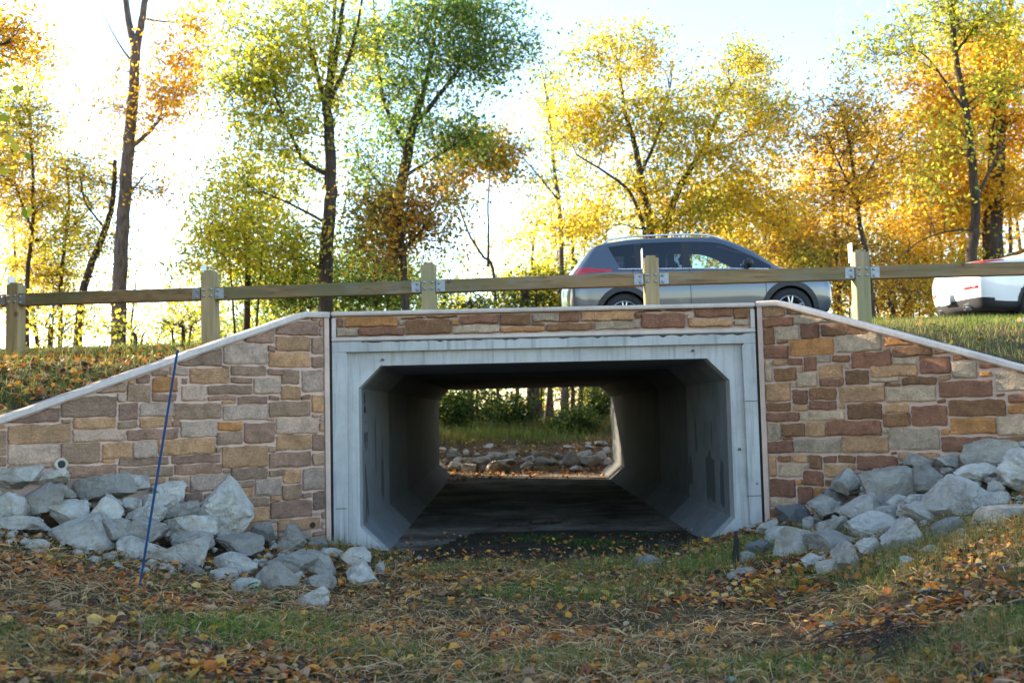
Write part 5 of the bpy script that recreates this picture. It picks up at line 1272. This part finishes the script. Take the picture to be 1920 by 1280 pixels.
px_tree('slender_tree', 'thin yellow tree close beside the leftmost post', 27,
        [(.06, .02, [(20, 660), (18, 560), (28, 480), (22, 400)]), (.04, .01, [(90, 660), (100, 560), (92, 480), (84, 420)])],
        [(30, 480, 60, 60, 16), (80, 540, 70, 60, 16), (150, 560, 50, 50, 8), (20, 570, 50, 50, 10)], 'gold', 34, 115, size=.12)
# undergrowth and further trees behind the road
for i, (lab, Y, x0, cy, rx, ry, n, leaf, lpc) in enumerate([
    ('bright yellow-green tree low behind the second post', 24, 460, 440, 110, 120, 70, 'yellowgreen', 60),
    ('dark green shrub behind the rail between second and third posts', 25, 560, 540, 80, 60, 30, 'green', 60),
    ('dark green thicket shrub below the orange-brown tree', 24, 700, 550, 90, 50, 34, 'green', 60),
    ('green-gold shrub between sapling and grey SUV', 34, 1000, 530, 70, 60, 30, 'yellowgreen', 56),
    ('bright gold shrub behind the tail of the grey SUV', 36, 1070, 440, 90, 60, 36, 'gold', 60),
    ('low yellow-green shrub right of the third post', 33, 880, 570, 60, 30, 16, 'yellowgreen', 50),
    ('gold tree half hidden behind the SUV bonnet', 32, 1400, 440, 110, 90, 46, 'gold', 64),
    ('dense orange-brown shrub behind the post right of the SUV', 26, 1570, 500, 90, 90, 46, 'rust', 64),
    ('bright orange tree behind the slender young tree', 34, 1560, 350, 110, 130, 60, 'orange', 64),
    ('orange shrub between wooden post and white sedan', 27, 1700, 510, 90, 90, 46, 'orange', 64),
    ('dark rust shrub behind the boot of the white sedan', 24, 1670, 570, 80, 60, 26, 'rust', 60),
    ('tall orange tree filling the gap left of the old tree', 36, 1690, 300, 110, 130, 54, 'orange', 66),
    ('orange tree at the right edge behind the old trunk', 33, 1890, 380, 120, 110, 50, 'orange', 66),
    ('gold shrub low behind the white sedan', 26, 1830, 540, 110, 70, 36, 'gold', 60),
    ('amber tree behind the gold tree and the SUV roof', 38, 1290, 380, 150, 110, 60, 'orange', 66),
    ('dense amber tree between the gold tree and the slender young tree', 37, 1480, 470, 90, 110, 50, 'orange', 66),
    ('dark green-brown tree low behind the slender young tree', 30, 1500, 470, 70, 70, 30, 'rust', 66),
    ('amber tree low between the post and the leaning trunk', 31, 1760, 440, 90, 100, 50, 'orange', 66),
    ('tall amber tree above the leaning trunk at the right', 34, 1800, 170, 110, 120, 56, 'orange', 66),
    ('small yellow shrub by the foot of the tall bare trunk', 20, 250, 625, 60, 22, 9, 'gold', 30),
    ('thin yellow shrub by the leftmost post', 20, 90, 610, 90, 40, 12, 'gold', 30),
    ('thin green shrub on the verge left of the second post', 21, 340, 610, 60, 30, 9, 'yellowgreen', 30),
]):
    k = Y / F_PX; c = at(x0, cy, Y); top = cy - ry
    px_tree('shrub' if 'shrub' in lab else 'background_tree', lab, Y,
            [(.05 + .0004 * ry, .015, [(x0, 640), (x0 + 4, cy + ry * .3), (x0 - 3, cy), (x0 + 5, cy - ry * .6)]),
             (.035, .01, [(x0 + 10, 640), (x0 + rx * .3, cy + ry * .2), (x0 + rx * .55, cy - ry * .3)]), (.035, .01, [(x0 - 10, 640), (x0 - rx * .3, cy + ry * .2), (x0 - rx * .55, cy - ry * .3)])],
            [(x0, cy, rx, ry, n)], leaf, lpc, 200 + i, cat='shrub' if 'shrub' in lab else 'tree', size=.13 if Y < 28 else .17)

for i, (x, Y, zc, rx, rz, n, leaf, lab) in enumerate([
    (-6.5, 33, 4.6, 2.6, 2.6, 70, 'yellowgreen', 'yellow-green woodland tree behind the dark green thicket'), (-10, 36, 5.0, 2.8, 3.0, 70, 'gold', 'pale gold woodland tree far behind the second post'),
    (-3.5, 36, 4.4, 2.4, 2.4, 60, 'green', 'green woodland tree far behind the third post'), (-14.5, 40, 4.6, 2.6, 2.8, 40, 'gold', 'thin gold woodland tree far behind the left bare trunk'),
    (1.5, 40, 4.6, 2.6, 2.4, 60, 'yellowgreen', 'yellow-green woodland tree far behind the sapling'), (-20, 38, 6.5, 3.0, 3.6, 50, 'gold', 'gold woodland tree far behind the left edge trees'),
    (-4.6, 28.6, 3.3, 1.7, 1.9, 60, 'green', 'low green tree added to shade the rocks beyond the tunnel'), (-3.4, 26.4, 2.6, 1.0, 1.3, 40, 'green', 'small green tree added for shade outside the far mouth at left'), (-6.8, 30.6, 4.4, 1.9, 2.4, 60, 'yellowgreen', 'yellow-green woodland tree left of the low green ones'), (-7.5, 29.5, 3.0, 1.9, 1.6, 46, 'green', 'low green woodland tree close behind the large yellow-green tree')]):  # low trees by the far mouth, added to shade the rocks there
    z = height(x, Y)
    tree('woodland_tree', lab, 'tree', [(.11, .03, [(x, Y, z - .1), (x + .2, Y, z + zc * .45), (x - .1, Y, zc), (x + .1, Y, zc + rz * .8)]), (.05, .02, [(x + .15, Y, z + zc * .4), (x + rx * .5, Y + .3, zc + rz * .3)])],
         [((x, Y, zc), (rx, rx * .9, rz), n)], leaf, lpc=62, size=.15, seed=500 + i)

for i, (px, Y, zc, rx, rz, n, leaf, lab) in enumerate([
    (1010, 48, 8.0, 3.4, 3.2, 46, 'gold', 'distant gold tree filling the gap left of the SUV'), (1150, 50, 9.0, 4.0, 4.0, 56, 'yellowgreen', 'distant yellow-green tree behind the broad gold tree'),
    (1450, 50, 9.5, 4.0, 4.4, 60, 'orange', 'distant orange tree behind the SUV bonnet'), (1620, 52, 10.5, 4.2, 4.6, 60, 'gold', 'distant gold tree behind the slender young tree'),
    (1740, 48, 11.0, 4.0, 4.6, 60, 'orange', 'distant orange tree left of the old trunk'), (1930, 50, 10.0, 4.5, 5.0, 60, 'gold', 'distant gold tree at the right edge'),
    (560, 50, 6.5, 3.8, 3.0, 46, 'yellowgreen', 'distant yellow-green tree behind the dark straight trunk'), (790, 52, 6.0, 3.6, 2.6, 40, 'green', 'distant green tree behind the third post'),
    (60, 46, 7.5, 3.4, 4.0, 30, 'gold', 'distant gold tree behind the far left trees')]):
    p = at(px, 700, Y); x = p.x; z = height(x, Y)
    tree('woodland_tree', lab, 'tree', [(.16, .04, [(x, Y, z - .1), (x + .3, Y, z + zc * .45), (x - .2, Y, zc), (x + .1, Y, zc + rz * .8)]), (.06, .02, [(x + .25, Y, z + zc * .4), (x + rx * .5, Y + .3, zc + rz * .3)])],
         [((x, Y, zc), (rx, rx * .9, rz), n), ((x + 1, Y, zc * .45), (rx * .9, rx * .8, zc * .3), n // 2)], leaf, lpc=56, size=.21, seed=540 + i, twig=1.0, spread=.9)

# woodland beyond the tunnel
for i, (x, Y, r, lab) in enumerate([(820, 35, .10, 'leftmost'), (885, 40, .11, 'second'), (968, 44, .12, 'third'), (1003, 33, .24, 'thick central'), (1035, 42, .12, 'fifth'), (1060, 36, .15, 'sixth'), (1088, 40, .12, 'seventh'), (1118, 34, .13, 'rightmost')]):
    p = at(x, 790, Y); z = height(p.x, p.y); b = random.Random(i); ln = b.uniform(-.5, .5)
    st = [(r, r * .6, [(p.x, p.y, z - .1), (p.x + ln * .2, p.y, z + 1.5), (p.x + ln * .7, p.y, z + 3.4), (p.x + ln, p.y, z + 4.6)])]
    tree('woodland_tree', '%s dark tree trunk in the woods seen through the tunnel' % lab, 'tree', st,
         [((p.x + ln, p.y, z + 3.9), (1.3, 1.3, 1.0), 22)], 'wood', lpc=60, size=.17, seed=300 + i, group='trees seen through the tunnel')
for i, (x, y, Y, rx, ry, n, leaf, lab) in enumerate([
    (850, 770, 31, 45, 40, 34, 'wood', 'dark green bush at the left of the view through the tunnel'),
    (900, 765, 34, 60, 45, 40, 'wood', 'dark green bush left of centre in the view through the tunnel'),
    (955, 775, 32, 40, 32, 28, 'wood', 'green bush just left of the thick trunk beyond the tunnel'),
    (1020, 770, 47, 80, 55, 40, 'green', 'lighter green thicket far behind the trunks beyond the tunnel'),
    (1090, 765, 46, 70, 55, 36, 'rust', 'rust-tinged thicket at the right of the view through the tunnel'),
    (880, 740, 50, 90, 50, 36, 'yellowgreen', 'sunlit yellow-green thicket deep in the woods at the left'),
    (1000, 745, 54, 110, 60, 36, 'gold', 'sunlit gold thicket deep in the woods behind the trunks'),
    (1085, 812, 29.5, 34, 20, 40, 'wood', 'rounded green bush beside the rocks at the right beyond the tunnel'),
    (1125, 790, 33, 35, 45, 26, 'wood', 'dark bush at the right edge of the view through the tunnel')]):
    p = at(x, y, Y); k = Y / F_PX; z = height(p.x, p.y); c = (p.x, p.y, max(z + ry * k * .7, p.z))
    tree('woodland_bush', lab, 'bush', [(.05, .015, [(p.x, p.y, z - .1), (p.x + .1, p.y, z + .5), (p.x - .1, p.y, c[2]), (p.x, p.y, c[2] + ry * k * .6)])],
         [(c, (rx * k, max(.6, rx * k * .8), ry * k), n)], leaf, lpc=70, size=.13, seed=330 + i, twig=.45)

# unseen trees added out of frame at left to shade the foreground
rg = random.Random(8)
for i, (x, y, hgt, leaf, lab) in enumerate([(-13, 11.5, 8, 'yellowgreen', 'unseen yellow-green tree added for shade on the left bank'), (-10.3, 12.9, 7.8, 'gold', 'unseen gold tree added for shade beside the guard rail'),
                                      (-9.5, 8.6, 7, 'gold', 'unseen gold tree added for shade at the foot of the left bank'), (-10.5, 5.5, 7, 'orange', 'unseen orange tree added for shade left of the hollow'),
                                      (-9.1, 10.4, 6.5, 'rust', 'unseen rust-brown tree added for shade beyond the left wall'), (-7.7, 7.5, 5.6, 'gold', 'small unseen gold tree added for shade just left of the wall end'), (-11.6, 9.9, 6, 'rust', 'unseen rust-brown tree added for shade behind the gold ones'), (-7.3, 8.9, 5.4, 'yellowgreen', 'small unseen yellow-green tree added for shade beside the left wall end'), (-9.5, 11.7, 6.5, 'orange', 'unseen orange tree added for shade between wall and guard rail'), (-16, 8, 9, 'orange', 'tall unseen orange tree added for shade farthest left')]):
    z = height(x, y)
    tree('broadleaf_tree', lab, 'tree', [(.16, .04, [(x, y, z - .1), (x + .1, y, z + hgt * .35), (x - .1, y + .1, z + hgt * .7), (x, y, z + hgt * .95)])],
         [((x, y, z + hgt * .62), (hgt * .32, hgt * .32, hgt * .42), 170)], leaf, lpc=80, size=.16, seed=400 + i)

# ================================================================ ground cover
def scatter(n, rng, region, dens):
    """points in a region thinned by a density function"""
    out = []
    while len(out) < n:
        x = rng.uniform(region[0], region[1], 4000); y = rng.uniform(region[2], region[3], 4000); k = rng.uniform(0, 1, 4000) < dens(x, y)
        out += list(zip(x[k], y[k]))
    return out[:n]

def gz(P): return np.array([ground_z(float(x), float(y)) for x, y in P])

def in_front(x, y):
    w_ = np.array([wall_y(float(a)) for a in x]); return y < w_ - .02

def near(x, y):            # more where the camera is close, in its field of view, no cover on bare soil at the mouth or under the rocks
    d = np.clip(1.25 - (y - 4.2) / 9.0, .25, 1)
    v = np.where(np.abs(x - .2) < y * .56 + .4, 1.0, np.clip(.55 - (np.abs(x - .2) - y * .56 - .4) * .2, 0, 1))
    pil = np.array([pile(float(a), float(b)) - h_base(float(a), float(b)) for a, b in zip(x, y)])
    bare = np.exp(-((x - .3) / 1.75) ** 6 - ((y - 10.2) / .85) ** 6)
    return d * v * in_front(x, y) * (pil < .05) * (1 - .985 * bare)

def bank(x, y):
    w_ = np.array([wall_y(float(a)) for a in x]); v = np.abs(x) < y * .58 + .6
    return ((y > w_ + .34) & v & ((x < BX0 - .3) | (x > BX1 + .3) | (y > 10.75))) * 1.0

def blades(P, Z, H, Wd, rng, lean=.5, name='grass'):
    P = np.array(P); n = len(P); B = np.column_stack([P, Z - .01]); th = rng.uniform(0, 6.283, n); l = rng.uniform(0, lean, n) * H
    dr = np.column_stack([np.cos(th), np.sin(th), np.zeros(n)]); f = rng.uniform(0, 6.283, n); sd = np.column_stack([np.cos(f), np.sin(f), np.zeros(n)]) * Wd[:, None] * .5
    up = np.array([0, 0, 1.0]); mid = B + up * (H * .55)[:, None] + dr * (l * .35)[:, None]; tip = B + up * (H * np.sqrt(np.clip(1 - (l / H) ** 2 * .5, .1, 1)))[:, None] + dr * l[:, None]
    V = np.stack([B - sd, B + sd, mid + sd * .75, mid - sd * .75, tip + sd * .12, tip - sd * .12], 1).reshape(-1, 3)
    i = np.arange(n)[:, None] * 6; Fq = np.concatenate([i + [0, 1, 2, 3], i + [3, 2, 4, 5]]); return V, Fq

def straws(P, Z, L, rng):
    P = np.array(P); n = len(P); th = rng.uniform(0, 6.283, n); dr = np.column_stack([np.cos(th), np.sin(th), rng.uniform(-.05, .28, n)])
    c = np.column_stack([P, Z + rng.uniform(.008, .045, n)]); sd = np.column_stack([-np.sin(th), np.cos(th), rng.normal(0, .4, n)]) * rng.uniform(.0012, .003, n)[:, None]
    a = c - dr * L[:, None] * .5; b = c + dr * L[:, None] * .5; m = c + np.column_stack([np.zeros((n, 2)), rng.uniform(0, .03, n)]) + np.column_stack([-np.sin(th), np.cos(th), np.zeros(n)]) * (L * rng.normal(0, .1, n))[:, None]
    V = np.stack([a - sd, a + sd, m + sd, m - sd, b + sd * .5, b - sd * .5], 1).reshape(-1, 3)
    i = np.arange(n)[:, None] * 6; return V, np.concatenate([i + [0, 1, 2, 3], i + [3, 2, 4, 5]])

def litter(P, Z, S, rng, lift=.03, tilt=.45):
    """curled leaves: two folded halves of three-cornered outline"""
    P = np.array(P); n = len(P); nr = rng.normal(size=(n, 3)) * tilt; nr[:, 2] = 1; nr /= np.linalg.norm(nr, axis=1)[:, None]
    a = rng.normal(size=(n, 3)); a -= nr * (a * nr).sum(1)[:, None]; a /= np.linalg.norm(a, axis=1)[:, None]; b = np.cross(nr, a)
    c = np.column_stack([P, Z + rng.uniform(.006, lift, n)]); s = S[:, None]; w1 = rng.uniform(.28, .5, n)[:, None]; cu = rng.uniform(-.1, .35, n)[:, None]; cu2 = rng.uniform(-.15, .4, n)[:, None]
    V = np.stack([c - a * s * .5, c - a * s * .22 + b * s * w1 + nr * s * cu, c + a * s * .18 + b * s * w1 * .8 + nr * s * cu * 1.2, c + a * s * .55 + nr * s * cu2 * .5,
                  c + a * s * .18 - b * s * w1 * .8 + nr * s * cu2 * 1.2, c - a * s * .22 - b * s * w1 + nr * s * cu2, c + nr * s * .02], 1).reshape(-1, 3)
    i = np.arange(n)[:, None] * 7
    return V, np.concatenate([i + [0, 1, 2, 6], i + [6, 2, 3, 4], i + [0, 6, 4, 5]])

R_ = np.random.RandomState(50)
FR = (-7.2, 7.5, 3.4, 10.3)
# front: short grass in patches
P = scatter(105000, R_, FR, lambda x, y: near(x, y) * np.clip(.6 + 1.5 * patch(x * 1.1, y * 1.1), .10, 1)); Z = gz(P); A = np.array(P)
V, Fq = blades(P, Z, R_.uniform(.025, .08, len(P)) * (1 + 1.0 * np.clip(patch(A[:, 0] * 1.1, A[:, 1] * 1.1), 0, 1)), R_.uniform(.002, .0045, len(P)), R_, .8)
tag(link('grass', np_mesh('grass', V, Fq), M_GRASS), 'short patchy green and straw-coloured grass in the hollow before the tunnel', 'grass', kind='stuff')
# straw lying about
P = scatter(29000, R_, FR, lambda x, y: near(x, y) * np.clip(.55 - .6 * patch(x * 1.3, y * 1.3), .15, 1)); Z = gz(P)
V, Fq = straws(P, Z, R_.uniform(.05, .22, len(P)), R_)
tag(link('straw', np_mesh('straw', V, Fq), M_STRAW), 'dry straw and dead stalks matted over the hollow', 'straw', kind='stuff')
# fallen leaves
P = scatter(25000, R_, FR, lambda x, y: near(x, y) * np.clip(.5 + 1.0 * patch(x * .9 + 3, y * .9), .12, 1) * (.45 + .55 * (np.abs(x - .5) > 1.2))); Z = gz(P); A = np.array(P)
S = R_.uniform(.022, .062, len(P)) * np.where(R_.uniform(size=len(P)) < .12, 1.6, 1)
V, Fq = litter(P, Z, S, R_, .03, .32)
tag(link('fallen_leaves', np_mesh('fallen_leaves', V, Fq), M_LITTER), 'orange, brown and yellow fallen leaves strewn over the hollow', 'leaves', kind='stuff')
# leaves caught between the rocks and on the bare soil at the mouth
P = scatter(1500, R_, (-4.5, 4.8, 7.2, 10.3), lambda x, y: in_front(x, y) * 1.0); Z = np.array([max(h_base(x, y), pile(x, y) - .08) for x, y in P])
V, Fq = litter(P, Z, R_.uniform(.03, .07, len(P)), R_)
tag(link('fallen_leaves', np_mesh('fallen_leaves', V, Fq), M_LITTER), 'few fallen leaves caught between the rocks', 'leaves', kind='stuff')
P = scatter(1500, R_, (-2.2, 2.8, 20.5, 28), lambda x, y: np.clip((y - 20.3) / 2.2, 0, 1)); Z = np.array([max(.105, ground_z(x, y)) for x, y in P])
V, Fq = litter(P, Z, R_.uniform(.04, .09, len(P)), R_)
tag(link('fallen_leaves', np_mesh('fallen_leaves', V, Fq), M_LITTER), 'brown leaves drifted at the far mouth of the tunnel and between the rocks there', 'leaves', kind='stuff')
P = scatter(420, R_, (-1.35, 2.1, 9.2, 12.2), lambda x, y: np.clip(1.3 - (y - 9.2) / 2.2, .1, 1)); Z = gz(P) + .015
V, Fq = litter(P, Z, R_.uniform(.018, .055, len(P)), R_)
tag(link('fallen_leaves', np_mesh('fallen_leaves', V, Fq), M_LITTER), 'scattered leaves on the damp soil in the near tunnel mouth', 'leaves', kind='stuff')
# green patch on the soil in the mouth
P = scatter(1900, R_, (-.8, 2.1, 9.7, 11.8), lambda x, y: np.exp(-((x - .75) / .7) ** 2 - ((y - 10.8) / .6) ** 2) * np.clip(.4 + 1.2 * patch(x * 3, y * 3), 0, 1)); Z = gz(P)
V, Fq = blades(P, Z, R_.uniform(.02, .08, len(P)), R_.uniform(.004, .009, len(P)), R_, 1.0)
tag(link('grass', np_mesh('grass', V, Fq), blade_mat('green_weeds', [(0, (.02, .055, .01)), (.6, (.045, .11, .015)), (1, (.10, .15, .025))], .3)), 'bright green weeds on the dark soil at the tunnel mouth', 'grass', kind='stuff')
# banks behind the walls and over the culvert
BK = (-9.5, 9.5, 7.5, 15.2)
P = scatter(46000, R_, BK, bank); A = np.array(P)
def bz(x, y):
    if BX0 - .1 < x < BX1 + .1: return pl(y, [(10.64, 2.33), (12, road_z(x) - .30), (15, road_z(x) - .04)])
    return ground_z(x, y)
Z = np.array([bz(float(x), float(y)) for x, y in P])
V, Fq = blades(P, Z, R_.uniform(.04, .12, len(P)) * (1 + .5 * np.clip(patch(A[:, 0], A[:, 1]), 0, 1)), R_.uniform(.004, .009, len(P)), R_, .8)
tag(link('grass', np_mesh('grass', V, Fq), M_GRASSB), 'rough grass on the banks behind both walls', 'grass', kind='stuff')
P = scatter(9000, R_, BK, lambda x, y: bank(x, y) * np.clip(.45 + .5 * patch(x, y) - .12 * x, .05, 1)); Z = np.array([bz(float(x), float(y)) for x, y in P])
V, Fq = litter(P, Z, R_.uniform(.03, .075, len(P)), R_, .05)
tag(link('fallen_leaves', np_mesh('fallen_leaves', V, Fq), M_LITTER), 'dry brown leaves lying on the grass banks behind the walls', 'leaves', kind='stuff')
# meadow beyond the tunnel
P = scatter(9000, R_, (-4, 5, 26.8, 33), lambda x, y: np.clip((y - 26.5) / 2.0, 0, 1) * np.clip(.6 + patch(x, y), .25, 1)); Z = gz(P)
V, Fq = blades(P, Z, R_.uniform(.12, .36, len(P)), R_.uniform(.010, .02, len(P)), R_, .7)
tag(link('meadow_grass', np_mesh('meadow', V, Fq), M_MEADOW), 'tall yellowing grass behind the rocks beyond the tunnel', 'grass', kind='stuff')

# ---------------------------------------------------------------- big single leaves near the camera
MAPLE = [(0, -.52), (.04, -.30), (.24, -.36), (.20, -.20), (.46, -.12), (.38, .02), (.50, .20), (.28, .16), (.30, .34), (.14, .28), (0, .55), (-.14, .28), (-.30, .34), (-.28, .16), (-.50, .20), (-.38, .02), (-.46, -.12), (-.20, -.20), (-.24, -.36), (-.04, -.30)]
for k, (px, py, s, c, lab) in enumerate([
    (1748, 1231, .135, (.50, .29, .025), 'curled bright yellow maple leaf on dark brush at the bottom right'),
    (1800, 1222, .13, (.22, .05, .02), 'dark red maple leaf right of the bright yellow maple leaf'),
    (362, 1266, .11, (.52, .30, .06), 'pale yellow maple leaf at the bottom, left of centre'),
    (396, 1256, .10, (.46, .14, .02), 'orange maple leaf right beside the pale yellow one at bottom left'),
    (208, 1243, .13, (.50, .20, .03), 'large orange maple leaf standing on edge near the bottom left'),
    (102, 1260, .12, (.48, .22, .04), 'orange-tan maple leaf in the bottom left corner'),
    (288, 1254, .10, (.50, .27, .04), 'yellow-orange maple leaf between the two bottom left maple leaves'),
    (322, 1208, .10, (.26, .06, .02), 'dark red-brown leaf on the grass below the blue stake'),
    (1664, 1109, .085, (.40, .13, .03), 'orange-brown maple leaf on grass below the right rock pile'),
    (1560, 1268, .10, (.30, .10, .03), 'russet maple leaf at the bottom edge right of centre'),
    (1088, 1190, .085, (.42, .15, .02), 'orange leaf on straw in the middle foreground')]):
    v = CAM_M @ Vector(((px - 960) / F_PX, -(py - 640) / F_PX, -1.0)); t = 2.5
    while t < 12:
        p = EYE + v * t
        if p.z < ground_z(p.x, p.y) + .035: break
        t += .01
    rg = random.Random(900 + k); cr = rg.uniform(.2, .5)
    V = [(x * s, y * s, s * cr * (abs(x) * .9 + .5 * y * y + .08 * math.sin(9 * x + k))) for x, y in MAPLE]; V.append((0, 0, 0)); n = len(MAPLE)
    me = bpy.data.meshes.new('leaf'); me.from_pydata(V, [], [(i, (i + 1) % n, n) for i in range(n)]); me.update()
    o = link('maple_leaf', me, blade_mat('maple_leaf_%d' % k, [(0, scale_c(c, .85)), (1, c)], .25), loc=p); o.rotation_euler = (rg.uniform(.3, .8), rg.uniform(-.4, .4), rg.uniform(-.9, .9))
    tag(o, lab, 'leaf', 'large fallen leaves in the foreground')

# ---------------------------------------------------------------- weeds
M_WEED = {n: blade_mat('weed_' + n, [(0, scale_c(c, .7)), (1, c)], .3) for n, c in {'green': (.10, .21, .03), 'dark': (.035, .085, .02), 'pale': (.30, .36, .26)}.items()}
def weed(px, py, Y, n, L, w_, kind, lab, seed):
    rg = random.Random(seed); p = at(px, py, Y); z = ground_z(p.x, Y); root = empty('weed_plant', (p.x, Y, z), lab, 'plant')
    for i in range(n):
        th = 2.4 * i + rg.uniform(-.3, .3); el = rg.uniform(.35, 1.1); l = L * rg.uniform(.6, 1.1); V, fs = [], []
        for k in range(6):
            t = k / 5; r = l * t * math.cos(el); h = l * t * math.sin(el) - .5 * l * t * t; ww = w_ * math.sin(math.pi * (.12 + .86 * t)) ** .8
            c = Vector((r * math.cos(th), r * math.sin(th), h + .01)); sdv = Vector((-math.sin(th), math.cos(th), 0))
            V += [c + sdv * ww / 2 + Vector((0, 0, ww * .2)), c, c - sdv * ww / 2 + Vector((0, 0, ww * .2))]
            if k: a = 3 * k - 3; fs += [(a, a + 1, a + 4, a + 3), (a + 1, a + 2, a + 5, a + 4)]
        MB().add(V, fs).build('leaf', M_WEED[kind], root, smooth=4)
weed(462, 1112, 7.45, 7, .17, .06, 'green', 'bright green broad-leaved weed in front of the left rock pile', 1)
weed(520, 1135, 7.1, 8, .16, .05, 'dark', 'dark green weed below the foremost left rocks', 2)
weed(655, 1050, 9.3, 9, .24, .07, 'dark', 'dark green dock weed among rocks by the left tunnel foot', 3)
weed(1829, 1075, 6.6, 11, .10, .035, 'pale', 'woolly pale green plant on the right slope', 4)
weed(1558, 1180, 6.2, 8, .12, .03, 'pale', 'pale grey-green plant in the right foreground', 5)
weed(1737, 1126, 6.4, 9, .08, .035, 'pale', 'small pale green plant below the right rock pile', 6)
weed(1362, 1020, 9.6, 6, .20, .012, 'green', 'thin grassy weed at the right foot of the tunnel', 7)
weed(1375, 1270, 5.2, 7, .11, .03, 'pale', 'pale grey-green plant at the bottom edge right of centre', 8)

# ---------------------------------------------------------------- stakes, sticks, brush, bin
a = at(253, 1118, 6.84); b2 = at(333, 656, 7.15); a.z = ground_z(a.x, a.y) - .15
b = MB(); b.tube([a - a, (b2 - a) * .5, b2 - a], .0085, 10)
tag(b.build('marker_stake', M_BLUE, None, smooth=.8, loc=a), 'thin leaning blue marker stake in front of the left wall', 'stake')
p = at(1380, 1062, 8.6); z = ground_z(p.x, p.y)
b = MB(); b.tube([(0, 0, -.1), (.0, 0, .12), (.012, 0, .22), (.004, .0, .30)], [.028, .027, .024, .006], 7, flat=.6)
tag(b.build('broken_stake', plain('rotten_wood', (.022, .018, .016), .9), None, loc=(p.x, p.y, z)), 'short black broken stake at the right foot of the tunnel', 'stake')
rg = random.Random(5)
def stick(px, py, Y, L, r, rz, lab, name='fallen_branch'):
    p = at(px, py, Y); z = max(.105, ground_z(p.x, Y)); P = [(L * (t - .5), .05 * L * rg.uniform(-1, 1), r + .02 * rg.uniform(0, 1)) for t in (0, .25, .5, .75, 1)]
    b = MB(); b.tube(P, [r, r * .95, r * .9, r * .75, r * .4], 7); b.tube([P[2], (P[2][0] + .12 * L, P[2][1] + .12 * L, r * 2.5)], [r * .5, r * .2], 5)
    o = b.build(name, M_BARK, None, smooth=4, loc=(p.x, Y, z)); o.rotation_euler = (0, 0, rz); tag(o, lab, 'branch')
stick(1030, 964, 12.6, .5, .028, .45, 'dark fallen branch on the tunnel floor right of centre')
stick(960, 967, 12.5, .35, .014, -.1, 'thin dark stick on the tunnel floor')
stick(975, 1035, 9.9, .5, .005, 1.0, 'thin pale twig on the soil at the tunnel mouth')
p = at(1690, 1205, 5.55); z = ground_z(p.x, p.y); T = Tubes(); q_ = np.random.RandomState(3)
for i in range(150):
    c = q_.normal(size=3) * [.20, .16, .0]; th = q_.uniform(-.6, 1.2); L = q_.uniform(.12, .34); e = q_.uniform(-.1, .5)
    d_ = np.array([math.cos(th) * math.cos(e), math.sin(th) * .6, math.sin(e)]) * L; c[2] = q_.uniform(.01, .07)
    T.add([c - d_ / 2, c + [0, 0, .02], c + d_ / 2], [.0035, .003, .0015], 3)
tag(link('brush_heap', T.mesh('brush'), plain('dead_twigs', (.06, .045, .035), .9), loc=(p.x, p.y, z)), 'tangle of dark dead twigs on the ground at the lower right', 'brush')
p = at(1913, 598, 12.0); zb = ground_z(p.x + .3, 12.0)
b = MB(); hh = p.z - zb; V = []
for z_, hw in ((0, .20), (hh - .05, .255), (hh - .05, .28), (hh, .28), (hh, .25), (.04, .19)):
    V += [(-hw, -hw, z_), (hw, -hw, z_), (hw, hw, z_), (-hw, hw, z_)]
b.add(V, [(i * 4 + k, i * 4 + (k + 1) % 4, i * 4 + 4 + (k + 1) % 4, i * 4 + 4 + k) for i in range(5) for k in range(4)] + [(3, 2, 1, 0), (20, 21, 22, 23)])
tag(b.build('plastic_bin', M_BIN, None, loc=(p.x + .28, 12.0, zb)), 'blue plastic bin on the grass at the right edge', 'bin')
